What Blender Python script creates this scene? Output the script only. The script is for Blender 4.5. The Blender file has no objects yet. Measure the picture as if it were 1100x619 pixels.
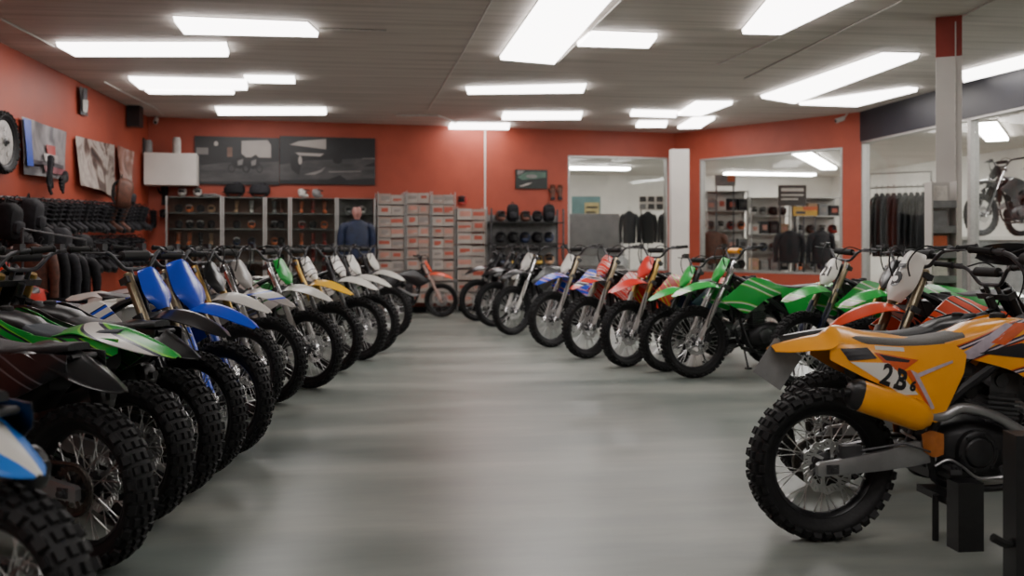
import bpy, math, random
from mathutils import Vector, Matrix
C = bpy.context.scene.collection
PI = math.pi
rnd = random.Random(7)

# ------------------------------------------------------------------ materials
MATS = {}
def nt(name):
    m = bpy.data.materials.new(name); m.use_nodes = True
    n = m.node_tree.nodes; l = m.node_tree.links
    return m, n, l, n['Principled BSDF']
def lin(c):
    return tuple(((v/12.92) if v <= .04045 else ((v+.055)/1.055)**2.4) for v in c[:3]) + (1,)
def srgb(r, g, b): return lin((r/255, g/255, b/255))
def mat(name, col, rough=.5, metal=0., var=.12, scale=30., bump=0., coat=0., spec=None, emit=None, estr=0.):
    """plain surface with a little procedural variation in tone and roughness"""
    if name in MATS: return MATS[name]
    m, n, l, p = nt(name)
    tc = n.new('ShaderNodeTexCoord'); no = n.new('ShaderNodeTexNoise'); no.inputs['Scale'].default_value = scale
    no.inputs['Detail'].default_value = 4
    l.new(tc.outputs['Object'], no.inputs['Vector'])
    cr = n.new('ShaderNodeValToRGB')
    cr.color_ramp.elements[0].position = .3; cr.color_ramp.elements[1].position = .7
    cr.color_ramp.elements[0].color = tuple(v*(1-var) for v in col[:3])+(1,)
    cr.color_ramp.elements[1].color = tuple(min(1, v*(1+var)) for v in col[:3])+(1,)
    l.new(no.outputs['Fac'], cr.inputs['Fac']); l.new(cr.outputs['Color'], p.inputs['Base Color'])
    p.inputs['Roughness'].default_value = rough; p.inputs['Metallic'].default_value = metal
    if coat: p.inputs['Coat Weight'].default_value = coat; p.inputs['Coat Roughness'].default_value = .12
    if spec is not None: p.inputs['Specular IOR Level'].default_value = spec
    if bump:
        b = n.new('ShaderNodeBump'); b.inputs['Strength'].default_value = bump; b.inputs['Distance'].default_value = .01
        l.new(no.outputs['Fac'], b.inputs['Height']); l.new(b.outputs['Normal'], p.inputs['Normal'])
    if emit:
        p.inputs['Emission Color'].default_value = emit; p.inputs['Emission Strength'].default_value = estr
    MATS[name] = m
    return m
def graphic(name, base, cols, ang=.6, freq=7., off=0., amount=.5, rough=.3, noise=.25):
    """glossy plastic carrying swooping decal stripes, in bike space"""
    if name in MATS: return MATS[name]
    m, n, l, p = nt(name)
    tc = n.new('ShaderNodeTexCoord'); mp = n.new('ShaderNodeMapping')
    mp.inputs['Rotation'].default_value = (0, ang, 0); mp.inputs['Location'].default_value = (off, 0, off*.37)
    l.new(tc.outputs['Object'], mp.inputs['Vector'])
    w = n.new('ShaderNodeTexWave'); w.wave_type = 'BANDS'; w.bands_direction = 'Z'
    w.inputs['Scale'].default_value = freq*.5; w.inputs['Distortion'].default_value = noise*10
    w.inputs['Detail'].default_value = 1; w.inputs['Detail Scale'].default_value = .8
    l.new(mp.outputs['Vector'], w.inputs['Vector'])
    cr = n.new('ShaderNodeValToRGB'); cr.color_ramp.interpolation = 'CONSTANT'
    e = cr.color_ramp.elements
    e[0].position = 0; e[0].color = base
    e[1].position = 1-amount; e[1].color = cols[0]
    k = len(cols)
    for i in range(1, k):
        q = e.new(1-amount + amount*i/k); q.color = cols[i]
    l.new(w.outputs['Fac'], cr.inputs['Fac']); l.new(cr.outputs['Color'], p.inputs['Base Color'])
    p.inputs['Roughness'].default_value = rough; p.inputs['Coat Weight'].default_value = .4; p.inputs['Coat Roughness'].default_value = .15
    MATS[name] = m
    return m

# ------------------------------------------------------------------ mesh building
class MB:
    def __init__(s): s.v = []; s.f = []; s.m = []; s.cur = 0
    def add(s, vs, fs, mi=None):
        b = len(s.v); s.v += [tuple(v) for v in vs]; s.f += [tuple(b+i for i in f) for f in fs]
        s.m += [s.cur if mi is None else mi]*len(fs)
        return s
    def box(s, c, d, rot=None, mi=None, taper=1.):
        hx, hy, hz = d[0]/2, d[1]/2, d[2]/2
        vs = [Vector((x*hx*(taper if z > 0 else 1), y*hy*(taper if z > 0 else 1), z*hz)) for z in (-1, 1) for x, y in ((-1,-1),(1,-1),(1,1),(-1,1))]
        if rot is not None: vs = [rot @ v for v in vs]
        vs = [v + Vector(c) for v in vs]
        return s.add(vs, [(3,2,1,0),(4,5,6,7),(0,1,5,4),(1,2,6,5),(2,3,7,6),(3,0,4,7)], mi)
    def bar(s, a, b, w, h=None, up=(0,0,1), mi=None, w2=None, h2=None):
        a = Vector(a); b = Vector(b); h = h or w; t = (b-a).normalized(); u = Vector(up)
        if abs(t.dot(u)) > .99: u = Vector((1,0,0))
        x = t.cross(u).normalized(); y = x.cross(t)
        w2 = w2 or w; h2 = h2 or h
        vs = [a - x*w/2 - y*h/2, a + x*w/2 - y*h/2, a + x*w/2 + y*h/2, a - x*w/2 + y*h/2,
              b - x*w2/2 - y*h2/2, b + x*w2/2 - y*h2/2, b + x*w2/2 + y*h2/2, b - x*w2/2 + y*h2/2]
        return s.add(vs, [(3,2,1,0),(4,5,6,7),(0,1,5,4),(1,2,6,5),(2,3,7,6),(3,0,4,7)], mi)
    def tube(s, pts, r, n=8, closed=False, cap=True, mi=None, sq=1.):
        pts = [Vector(p) for p in pts]; N = len(pts)
        rs = r if isinstance(r, (list, tuple)) else [r]*N
        up = None; rings = []
        for i, p in enumerate(pts):
            if closed: t = pts[(i+1) % N]-pts[i-1]
            else: t = pts[min(i+1, N-1)]-pts[max(i-1, 0)]
            if t.length < 1e-9: t = Vector((0, 0, 1))
            t.normalize()
            if up is None:
                up = Vector((0,0,1)) if abs(t.z) < .9 else Vector((1,0,0))
            x = t.cross(up)
            if x.length < 1e-6: x = t.cross(Vector((0,1,0)))
            x.normalize(); y = x.cross(t); up = y
            rings.append([p + (x*math.cos(2*PI*k/n) + y*math.sin(2*PI*k/n)*sq)*rs[i] for k in range(n)])
        vs = [v for rg in rings for v in rg]; fs = []
        M = N if closed else N-1
        for i in range(M):
            for k in range(n):
                fs.append((i*n+k, i*n+(k+1) % n, ((i+1) % N)*n+(k+1) % n, ((i+1) % N)*n+k))
        if cap and not closed:
            fs.append(tuple(range(n-1, -1, -1))); fs.append(tuple((N-1)*n+k for k in range(n)))
        return s.add(vs, fs, mi)
    def lathe(s, prof, n=32, c=(0,0,0), axis='Y', mi=None, caps=True, closed=False):
        """prof: (radius, along) pairs revolved about an axis through c"""
        c = Vector(c); vs = []; fs = []; P = len(prof)
        for k in range(n):
            a = 2*PI*k/n; ca, sa = math.cos(a), math.sin(a)
            for r, h in prof:
                if axis == 'Y': vs.append(c + Vector((r*ca, h, r*sa)))
                elif axis == 'Z': vs.append(c + Vector((r*ca, r*sa, h)))
                else: vs.append(c + Vector((h, r*ca, r*sa)))
        Q = P if closed else P-1
        for k in range(n):
            for i in range(Q):
                fs.append((k*P+i, k*P+(i+1) % P, ((k+1) % n)*P+(i+1) % P, ((k+1) % n)*P+i))
        if caps and not closed:
            if prof[0][0] > 1e-6: fs.append(tuple(k*P for k in range(n)))
            if prof[-1][0] > 1e-6: fs.append(tuple(k*P+P-1 for k in range(n-1, -1, -1)))
        return s.add(vs, fs, mi)
    def loft(s, rings, cap=True, closed_ring=True, mi=None):
        n = len(rings[0]); vs = [v for r in rings for v in r]; fs = []
        for i in range(len(rings)-1):
            for k in range(n if closed_ring else n-1):
                fs.append((i*n+k, i*n+(k+1) % n, (i+1)*n+(k+1) % n, (i+1)*n+k))
        if cap and closed_ring:
            fs.append(tuple(range(n-1, -1, -1))); fs.append(tuple((len(rings)-1)*n+k for k in range(n)))
        return s.add(vs, fs, mi)
    def sheet(s, grid, thick, mi=None):
        """grid[i][j] points; solid sheet, the back face offset by the thick vector"""
        R = len(grid); K = len(grid[0]); T = Vector(thick)
        vs = [Vector(p) for r in grid for p in r]; vs += [v - T for v in vs]; o = R*K; fs = []
        for i in range(R-1):
            for j in range(K-1):
                a, b, c, d = i*K+j, i*K+j+1, (i+1)*K+j+1, (i+1)*K+j
                fs.append((a, b, c, d)); fs.append((d+o, c+o, b+o, a+o))
        for i in range(R-1):
            fs.append((i*K, (i+1)*K, (i+1)*K+o, i*K+o)); fs.append(((i+1)*K+K-1, i*K+K-1, i*K+K-1+o, (i+1)*K+K-1+o))
        for j in range(K-1):
            fs.append((j+1, j, j+o, j+1+o)); fs.append(((R-1)*K+j, (R-1)*K+j+1, (R-1)*K+j+1+o, (R-1)*K+j+o))
        return s.add(vs, fs, mi)
    def prism(s, outline, a, b, plane='XZ', mi=None):
        """outline extruded between a and b along the third axis"""
        def P(u, v, w): return {'XZ': (u, w, v), 'XY': (u, v, w), 'YZ': (w, u, v)}[plane]
        n = len(outline)
        vs = [P(u, v, a) for u, v in outline] + [P(u, v, b) for u, v in outline]
        fs = [tuple(range(n)), tuple(range(2*n-1, n-1, -1))] + [(i, i+n, (i+1) % n+n, (i+1) % n) for i in range(n)]
        return s.add(vs, fs, mi)
    def mesh(s, name, mats, smooth=40.):
        me = bpy.data.meshes.new(name); me.from_pydata(s.v, [], s.f); 
        import bmesh
        bm = bmesh.new(); bm.from_mesh(me); bmesh.ops.recalc_face_normals(bm, faces=bm.faces); bm.to_mesh(me); bm.free()
        for m in (mats if isinstance(mats, (list, tuple)) else [mats]): me.materials.append(m)
        if any(s.m): me.polygons.foreach_set('material_index', s.m)
        if smooth:
            me.polygons.foreach_set('use_smooth', [True]*len(me.polygons))
            me.set_sharp_from_angle(angle=math.radians(smooth))
        me.update()
        return me
def cr_pts(P, n=6, closed=False):
    """Catmull-Rom through points (any dimension)"""
    P = [tuple(p) for p in P]; N = len(P); out = []
    for i in range(N if closed else N-1):
        p1, p2 = P[i], P[(i+1) % N]
        p0 = P[i-1] if (closed or i > 0) else tuple(2*a-b for a, b in zip(p1, p2))
        p3 = P[(i+2) % N] if (closed or i < N-2) else tuple(2*b-a for a, b in zip(p1, p2))
        for k in range(n):
            t = k/n
            out.append(tuple(.5*(2*b + (c-a)*t + (2*a-5*b+4*c-d)*t*t + (3*b-a-3*c+d)*t**3) for a, b, c, d in zip(p0, p1, p2, p3)))
    if not closed: out.append(P[-1])
    return out

# ------------------------------------------------------------------ object bookkeeping
def link(o): C.objects.link(o); return o
def empty(name, label, cat, loc=(0,0,0), rz=0., group=None):
    o = bpy.data.objects.new(name, None); o.empty_display_size = .1; link(o)
    o.location = loc; o.rotation_euler = (0, 0, rz); tag(o, label, cat, group)
    return o
def tag(o, label=None, cat=None, group=None, kind=None):
    if label: o['label'] = label
    if cat: o['category'] = cat
    if group: o['group'] = group
    if kind: o['kind'] = kind
    return o
def put(name, me, parent=None, loc=(0,0,0), rot=(0,0,0)):
    o = bpy.data.objects.new(name, me); link(o); o.parent = parent; o.location = loc; o.rotation_euler = rot
    return o
def paint(o, m, i=0):
    o.material_slots[i].link = 'OBJECT'; o.material_slots[i].material = m
def copy_tree(o, parent=None):
    c = o.copy(); C.objects.link(c); c.parent = parent
    for k in list(o.children): copy_tree(k, c)
    return c
def text_mesh(name, body, size, m, extrude=.001, xs=1., bold=0.):
    cu = bpy.data.curves.new(name, 'FONT'); cu.body = body; cu.size = size; cu.extrude = extrude
    cu.align_x = 'CENTER'; cu.align_y = 'CENTER'; cu.offset = bold; cu.resolution_u = 3
    ob = bpy.data.objects.new(name+'_tmp', cu); C.objects.link(ob)
    dg = bpy.context.evaluated_depsgraph_get(); dg.update()
    me = bpy.data.meshes.new_from_object(ob.evaluated_get(dg)); me.name = name
    me.transform(Matrix.Diagonal((xs, 1, 1, 1)))
    bpy.data.objects.remove(ob); bpy.data.curves.remove(cu)
    me.materials.clear(); me.materials.append(m)
    return me

# ------------------------------------------------------------------ camera model: where a point of the photo lies in the room
CAM_H, YAW, FPX, HOR = 1.30, math.radians(6.84), 1000., 262.
FW = Vector((math.sin(YAW), math.cos(YAW), 0)); RT = Vector((math.cos(YAW), -math.sin(YAW), 0))
def at_depth(px, py, D):
    return Vector((0, 0, CAM_H)) + FW*D + RT*((px-550)/FPX*D) + Vector((0, 0, (HOR-py)/FPX*D))
def on_z(px, py, z): return at_depth(px, py, FPX*(CAM_H-z)/(py-HOR))
def on_plane(px, py, p0, nrm):
    o = Vector((0, 0, CAM_H)); d = at_depth(px, py, 1.) - o
    p0 = Vector(p0); nrm = Vector(nrm)
    return o + d*((p0-o).dot(nrm)/d.dot(nrm))
# ------------------------------------------------------------------ shared materials
K = {}
K['rubber'] = mat('tyre_rubber', (.009,.009,.01,1), .62, var=.3, scale=60, bump=.15, spec=.35)
K['rim_dark'] = mat('rim_black', (.015,.015,.017,1), .35, .4)
K['rim_silver'] = mat('rim_silver', (.42,.42,.43,1), .3, .9)
K['steel'] = mat('spoke_steel', (.62,.62,.62,1), .28, 1., var=.05)
K['alu'] = mat('cast_aluminium', (.40,.40,.41,1), .38, .85, scale=12, bump=.05)
K['alu_dark'] = mat('grey_cast_metal', (.085,.085,.09,1), .42, .7, scale=15, bump=.1, var=.3)
K['engine'] = mat('engine_black_metal', (.028,.028,.03,1), .42, .5, var=.3, scale=14, bump=.1)
K['frame_black'] = mat('frame_black_paint', (.012,.012,.014,1), .35, .2)
K['frame_silver'] = mat('frame_aluminium', (.35,.35,.36,1), .36, .85)
K['gold'] = mat('fork_gold_anodised', (.50,.33,.10,1), .3, .85, var=.05)
K['chrome'] = mat('fork_chrome', (.66,.66,.67,1), .16, 1., var=.03)
K['bronze'] = mat('brushed_bronze', (.36,.30,.2,1), .32, .85, var=.05)
K['black'] = mat('black_plastic', (.012,.012,.013,1), .36, var=.2)
K['matte'] = mat('matte_black_rubber', (.008,.008,.008,1), .7, var=.2)
K['seat'] = mat('seat_vinyl_black', (.016,.017,.019,1), .5, bump=.2, scale=140)
K['seat_grey'] = mat('seat_vinyl_grey', (.10,.095,.085,1), .6, bump=.3, scale=140)
K['chainm'] = mat('chain_steel', (.10,.09,.08,1), .4, .9, var=.4, scale=90)
K['spring_white'] = mat('spring_white', (.6,.6,.58,1), .4)
def plastic(name, r, g, b, rough=.3):
    return mat('plastic_'+name, srgb(r, g, b), rough, var=.05, scale=5, coat=.35)
PL = dict(orange=plastic('amber', 246, 164, 34), green=plastic('green', 28, 165, 62), blue=plastic('blue', 20, 70, 205),
          white=plastic('white', 215, 213, 205), red=plastic('red', 205, 42, 28), redorange=plastic('red_orange', 228, 74, 34),
          yellow=plastic('yellow', 232, 180, 30), black=plastic('black_gloss', 20, 21, 24, .28), grey=plastic('silver_grey', 150, 146, 142),
          darkblue=plastic('dark_blue', 22, 30, 62), lime=plastic('lime', 110, 205, 60), beige=plastic('pale_grey', 170, 165, 155))

# ------------------------------------------------------------------ the motocross bike, nose towards +x, wheels on z=0
RA = Vector((-.735, 0, .332)); FA = Vector((.735, 0, .352))
STR_TOP = Vector((.372, 0, 1.085)); FDIR = (STR_TOP - FA).normalized()       # fork axis upward
def on_fork(t, fwd=0., y=0.):
    """t metres up the fork from the axle, fwd metres in front of it"""
    nrm = Vector((FDIR.z, 0, -FDIR.x))
    p = FA + FDIR*t + nrm*fwd; p.y = y
    return p

def tyre_mesh(name, Ro, Ri, w, kn, ks):
    b = MB(); Rc = (Ro+Ri)/2+.006; rh = Ro-Rc; hw = w/2
    prof = []
    for i in range(15):
        a = math.radians(-128 + 256*i/14)
        ca, sa = math.cos(a), math.sin(a)
        prof.append((Rc + rh*math.copysign(abs(ca)**.85, ca), hw*math.copysign(abs(sa)**.8, sa)))
    prof += [(Ri-.004, hw*.42), (Ri-.004, -hw*.42)]
    b.lathe(prof, 64, closed=True)
    def surf(t):
        ca, sa = math.cos(t), math.sin(t)
        return Rc + rh*math.copysign(abs(ca)**.85, ca), hw*math.copysign(abs(sa)**.8, sa)
    def knob(ang, t, lc, lw, h):
        r, y = surf(t); r2, y2 = surf(t+.05); n2 = Vector((y2-y, -(r2-r)))      # (dr, dy) normal
        n2 = Vector((abs(y2-y), -(r2-r)*(1 if True else 1))).normalized()
        tr, ty = (r2-r), (y2-y); L = math.hypot(tr, ty); tr /= L; ty /= L
        nr, ny = ty, -tr
        er = Vector((math.cos(ang), 0, math.sin(ang))); et = Vector((-math.sin(ang), 0, math.cos(ang))); ey = Vector((0, 1, 0))
        base = er*r + ey*y; N = er*nr + ey*ny; T = er*tr + ey*ty
        vs = []
        for hh, k in ((-.006, 1.08), (h, .88)):
            for u, v in ((-1,-1), (1,-1), (1,1), (-1,1)):
                vs.append(base + N*hh + et*(u*lc/2*k) + T*(v*lw/2*k))
        b.add(vs, [(4,5,6,7), (0,1,5,4), (1,2,6,5), (2,3,7,6), (3,0,4,7)])
    for i in range(kn):
        a = 2*PI*i/kn; p = 2*PI*Ro/kn
        if i % 2:
            knob(a, -.16*ks, p*.62, w*.17, .013); knob(a, .16*ks, p*.62, w*.17, .013)
            knob(a, -1.02, p*.72, w*.24, .015); knob(a, 1.02, p*.72, w*.24, .015)
        else:
            knob(a, 0., p*.6, w*.19, .013)
            knob(a, -.52, p*.66, w*.19, .013); knob(a, .52, p*.66, w*.19, .013)
            knob(a, -1.32, p*.6, w*.17, .012); knob(a, 1.32, p*.6, w*.17, .012)
    return b.mesh(name, K['rubber'], 35)
def rim_mesh(name, R, w):
    b = MB(); h = w/2
    b.lathe([(R+.012, -h), (R+.012, -h+.006), (R, -h+.012), (R-.012, -h*.45), (R-.016, 0), (R-.012, h*.45), (R, h-.012), (R+.012, h-.006),
             (R+.012, h), (R-.004, h), (R-.020, h*.5), (R-.024, 0), (R-.020, -h*.5), (R-.004, -h)], 64, closed=True)
    return b.mesh(name, K['rim_dark'], 40)
def spokes_mesh(name, R, rh, hubw, n=36):
    b = MB()
    for i in range(n):
        side = 1 if i % 2 else -1; cross = 1 if (i//2) % 2 else -1
        a = 2*PI*i/n; ah = a + cross*.62
        p = Vector((math.cos(ah)*rh, side*hubw, math.sin(ah)*rh)); q = Vector((math.cos(a)*R, side*.006, math.sin(a)*R))
        b.tube([p, q], .0024, 5); b.tube([q, q + (p-q).normalized()*.022], .0042, 5)
    return b.mesh(name, K['steel'], 60)
def hub_mesh(name, r, hw):
    b = MB()
    b.lathe([(.012,-hw-.02), (.022,-hw-.02), (.024,-hw-.004), (r,-hw), (r+.006,-hw+.003), (r+.006,-hw+.008), (r*.62,-hw+.016), (r*.55,0), (r*.62,hw-.016),
             (r+.006,hw-.008), (r+.006,hw-.003), (r,hw), (.024,hw+.004), (.022,hw+.02), (.012,hw+.02)], 28)
    b.lathe([(.0,-hw-.035), (.016,-hw-.035), (.016,-hw-.018)], 6); b.lathe([(.016,hw+.018), (.016,hw+.035), (0,hw+.035)], 6)
    return b.mesh(name, K['alu_dark'], 40)
def disc_mesh(name, R, r, y, t=.004, waves=12):
    """wave brake rotor: ring with scalloped rim, spider arms and drilled holes suggested by slots"""
    b = MB(); n = waves*8; g = []
    for rr, wv in ((r, 0), (R, .006)):
        g.append([Vector(((rr+wv*math.cos(waves*2*PI*k/n))*math.cos(2*PI*k/n), y, (rr+wv*math.cos(waves*2*PI*k/n))*math.sin(2*PI*k/n))) for k in range(n+1)])
    # slotted: two rings joined by webs
    rm = (R*.52+r*.48)
    for (r0, w0), (r1, w1) in (((r, .004), (r*.8+R*.2, 0)), ((R*.8+r*.2, 0), (R, .005))):
        gg = [[Vector(((q+wv*math.cos(waves*2*PI*k/n))*math.cos(2*PI*k/n), y+t/2, (q+wv*math.cos(waves*2*PI*k/n))*math.sin(2*PI*k/n))) for k in range(n+1)] for q, wv in ((r0, w0), (r1, w1))]
        b.sheet(gg, (0, t, 0))
    for k in range(waves*3):
        a = 2*PI*k/(waves*3)
        b.bar((math.cos(a)*(r+.004), y, math.sin(a)*(r+.004)), (math.cos(a+.12)*(R-.004), y, math.sin(a+.12)*(R-.004)), .011, t, up=(0,1,0))
    for k in range(6):
        a = 2*PI*k/6
        b.bar((math.cos(a)*.04, y, math.sin(a)*.04), (math.cos(a+.3)*(r+.004), y, math.sin(a+.3)*(r+.004)), .014, t, up=(0,1,0))
    return b.mesh(name, K['steel'], 40)

SHROUD_ST = [((-.22, .112, .868), (-.20, .112, .815), .004), ((-.08, .122, .905), (-.06, .134, .785), .01), ((.06, .126, .955), (.07, .158, .745), .016), ((.19, .140, .97), (.185, .182, .675), .018),
                   ((.31, .170, .92), (.29, .200, .630), .014), ((.43, .188, .84), (.405, .204, .685), .008), ((.545, .198, .765), (.53, .20, .745), .0)]
PANEL_ST = [((-.74, .095, .865), (-.74, .10, .80), .002), ((-.60, .112, .868), (-.62, .142, .735), .01), ((-.44, .118, .858), (-.46, .160, .655), .014), ((-.30, .118, .86), (-.325, .160, .545), .012), ((-.20, .118, .868), (-.255, .148, .555), .008), ((-.12, .118, .88), (-.15, .138, .74), .004)]
_PG = {}
def panel_find(stations, x, z, s, off):
    """side offset of a bowed panel at bike (x, z)"""
    k = id(stations)
    if k not in _PG:
        flat = [tuple(a)+tuple(b)+(c,) for a, b, c in stations]; L = []
        for q in cr_pts(flat, 10):
            for j in range(25):
                v = j/24; L.append((q[0]+(q[3]-q[0])*v, q[2]+(q[5]-q[2])*v, q[1]+(q[4]-q[1])*v+q[6]*4*v*(1-v)))
        _PG[k] = L
    near = sorted(_PG[k], key=lambda p: (p[0]-x)**2+(p[1]-z)**2)[:4]
    ws = [1/((p[0]-x)**2+(p[1]-z)**2+1e-6) for p in near]
    return s*(sum(w*p[2] for w, p in zip(ws, near))/sum(ws)+off)
def on_panel(stations, x, z, s, off=.003): return Vector((x, panel_find(stations, x, z, s, off), z))
def panel(stations, n=5, nc=7, thick=.005, s=1):
    """stations: (top xyz, bottom xyz, bulge); swept into a bowed plastic panel on side s"""
    flat = [tuple(t)+tuple(bm)+(bu,) for t, bm, bu in stations]
    g = []
    for q in cr_pts(flat, n):
        t = Vector(q[0:3]); o = Vector(q[3:6]); row = []
        for j in range(nc):
            v = j/(nc-1); p = t.lerp(o, v); p.y += q[6]*4*v*(1-v); p.y *= s
            row.append(p)
        g.append(row)
    b = MB(); b.sheet(g, (0, thick*s, 0)); return b
def fender(stations, nc=11, n=6, thick=.005, ridge=.012, power=1.8):
    """stations: (x, z, half width, side drop)"""
    g = []
    for x, z, w, d in cr_pts(stations, n):
        row = []
        for j in range(nc):
            u = -1+2*j/(nc-1)
            row.append(Vector((x, w*u, z - d*abs(u)**power + ridge*max(0, 1-abs(u)*2.2)*min(1, w/.06))))
        g.append(row)
    b = MB(); b.sheet(g, (0, 0, thick)); return b
def oval(x, z, hy, hz, n=14, p=.75, y=0):
    r = []
    for k in range(n):
        a = 2*PI*k/n; c, s_ = math.cos(a), math.sin(a)
        r.append(Vector((x, y+hy*math.copysign(abs(c)**p, c), z+hz*math.copysign(abs(s_)**p, s_))))
    return r

def P(name, me, role=None, front=False, kids=(), label=None, rot=None, loc=None):
    return dict(name=name, me=me, role=role, front=front, kids=list(kids), label=label, rot=rot, loc=loc)
SEATS = []
def build_parts():
    parts = []
    # --- wheels
    def wheel(nm, ax, Ro, Ri, w, kn, hubr, front):
        off = Matrix.Translation(ax)
        def sh(me): me.transform(off); return me
        kids = [P('tire', sh(tyre_mesh(nm+'_tire', Ro, Ri, w, kn, 1.25 if front else 1.3)), None, front),
                P('spokes', sh(spokes_mesh(nm+'_spokes', Ri-.016, hubr, .026 if front else .034)), None, front),
                P('hub', sh(hub_mesh(nm+'_hub', hubr, .032 if front else .042)), 'hub', front),
                P('brake_disc', sh(disc_mesh(nm+'_disc', .128 if front else .116, .088 if front else .08, .052 if front else -.062)), None, front)]
        if not front:
            b = MB(); n = 96; y = .062
            g = [[Vector((q*math.cos(2*PI*k/n), y+.003, q*math.sin(2*PI*k/n))) for k in range(n+1)] for q in (.072, .098)]
            for k in range(n+1): g[1][k] = Vector(((.098+.006*(1 if (k//2) % 2 else -1))*math.cos(2*PI*k/n), y+.003, (.098+.006*(1 if (k//2) % 2 else -1))*math.sin(2*PI*k/n)))
            b.sheet(g, (0, .006, 0))
            for k in range(6):
                a = 2*PI*k/6; b.bar((math.cos(a)*.035, y, math.sin(a)*.035), (math.cos(a)*.075, y, math.sin(a)*.075), .016, .006, up=(0,1,0))
            kids.append(P('sprocket', sh(b.mesh(nm+'_sprocket', K['chainm'])), None, front))
        parts.append(P(nm, sh(rim_mesh(nm+'_rim', Ri, .050 if front else .062)), 'rim', front, kids))
    wheel('front_wheel', FA, .340, .268, .092, 46, .040, True)
    wheel('rear_wheel', RA, .320, .236, .128, 40, .052, False)
    # --- frame
    b = MB()
    for s in (-1, 1):
        b.tube(cr_pts([(.335, s*.028, .985), (.24, s*.085, .93), (.02, s*.118, .78), (-.20, s*.112, .62), (-.285, s*.10, .47), (-.27, s*.09, .32)], 4), [.020]*3+[.024]*16+[.022]*2, 8)
        b.tube(cr_pts([(.37, s*.022, .86), (.315, s*.045, .70), (.25, s*.085, .45), (.16, s*.10, .265), (-.02, s*.10, .225), (-.24, s*.09, .26), (-.275, s*.09, .34)], 4), .016, 8)
        b.tube(cr_pts([(-.02, s*.09, .80), (-.30, s*.085, .835), (-.62, s*.07, .845), (-.72, s*.06, .85)], 4), .012, 8)
        b.tube([(-.23, s*.10, .58), (-.42, s*.085, .70), (-.60, s*.07, .83)], .012, 8)
    b.tube([(.325, 0, 1.01), (.385, 0, .865)], .032, 12)
    b.bar((-.27, -.1, .30), (-.27, .1, .30), .04); b.bar((-.29, -.105, .46), (-.29, .105, .46), .05)
    b.bar((.16, -.1, .262), (.16, .1, .262), .03); b.tube([(-.72, -.06, .85), (-.72, .06, .85)], .012)
    parts.append(P('frame', b.mesh('frame', K['frame_black']), 'frame'))
    # --- engine
    b = MB()
    rings = []
    for x, z, hy, hz in ((-.235, .40, .085, .075), (-.20, .40, .115, .105), (-.10, .405, .125, .125), (.02, .40, .125, .125), (.12, .385, .118, .105), (.18, .375, .085, .075)):
        rings.append(oval(x, z, hy, hz, 16, .6))
    b.loft(rings)
    b.box((-.03, 0, .29), (.30, .17, .05))
    cyl = MB()
    d = Vector((.11, 0, 1)).normalized(); o = Vector((.065, 0, .50)); M = Matrix.Rotation(math.atan2(.11, 1), 4, 'Y').to_3x3()
    for k in range(6):
        cyl.box(o + d*(.012+.021*k), (.155, .165, .010), M)
    cyl.box(o + d*.07, (.125, .13, .15), M)
    cyl.box(o + d*.185, (.15, .16, .085), M, taper=.86); cyl.box(o + d*.24, (.12, .125, .04), M, taper=.8)
    cyl.tube([o + d*.185 + Vector((-.02, -.085, .01)), o + d*.185 + Vector((-.02, .085, .01))], .03, 12)
    cov = MB()
    cov.lathe([(0,-.158), (.056,-.158), (.062,-.154), (.066,-.146), (.070,-.150), (.082,-.150), (.092,-.142), (.094,-.115)], 32, (-.085, 0, .395))
    for k in range(6):
        a = 2*PI*k/6+.2; cov.lathe([(0,-.156), (.007,-.156), (.008,-.145)], 8, (-.085+.082*math.cos(a), 0, .395+.082*math.sin(a)))
    cov2 = MB()
    cov2.lathe([(0,-.142), (.04,-.142), (.052,-.135), (.056,-.11)], 24, (.085, 0, .375)); cov2.lathe([(0,-.148), (.018,-.148), (.022,-.138)], 14, (.03, 0, .315))
    ign = MB()
    ign.lathe([(0,.150), (.055,.150), (.070,.143), (.076,.11)], 28, (.03, 0, .40)); ign.lathe([(0,.142), (.045,.142), (.052,.11)], 20, (-.16, 0, .385))
    parts.append(P('engine', b.mesh('engine', K['engine']), 'engine', kids=[
        P('cylinder', cyl.mesh('cylinder', K['alu_dark']), 'cyl'), P('clutch_cover', cov.mesh('clutch_cover', K['engine']), 'cover'),
        P('water_pump_cover', cov2.mesh('water_pump_cover', K['alu_dark'])), P('ignition_cover', ign.mesh('ignition_cover', K['alu_dark']), 'cyl')]))
    # --- airbox, carburettor, shock
    b = MB()
    b.loft([oval(-.60, .76, .06, .05, 12, .5), oval(-.48, .72, .10, .11, 12, .5), oval(-.28, .72, .11, .13, 12, .5), oval(-.16, .73, .07, .09, 12, .5), oval(-.08, .665, .035, .035, 12), oval(.02, .655, .03, .03, 12)])
    b.lathe([(.03,-.05), (.034,-.03), (.034,.03), (.03,.05)], 14, (-.06, 0, .64))
    parts.append(P('airbox', b.mesh('airbox', K['matte'])))
    b = MB()
    top, bot = Vector((-.20, 0, .78)), Vector((-.345, 0, .36)); ax = (top-bot)
    hel = []
    xv = ax.cross(Vector((0,1,0))).normalized(); yv = Vector((0,1,0))
    for k in range(7*14+1):
        a = 2*PI*k/14; t = .12+.62*k/98
        hel.append(bot + ax*t + (xv*math.cos(a)+yv*math.sin(a))*.042)
    b.tube(hel, .0065, 6)
    sb = MB(); sb.tube([bot, top], .018, 12); sb.tube([bot+ax*.74, top-ax*.02], .035, 14); sb.tube([top+Vector((.02, .06, -.06)), top+Vector((-.08, .06, -.1))], .025, 10)
    parts.append(P('rear_shock', sb.mesh('rear_shock', K['alu_dark']), None, kids=[P('spring', b.mesh('shock_spring', K['spring_white']), 'spring')]))
    # --- swingarm with chain
    b = MB()
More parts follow.
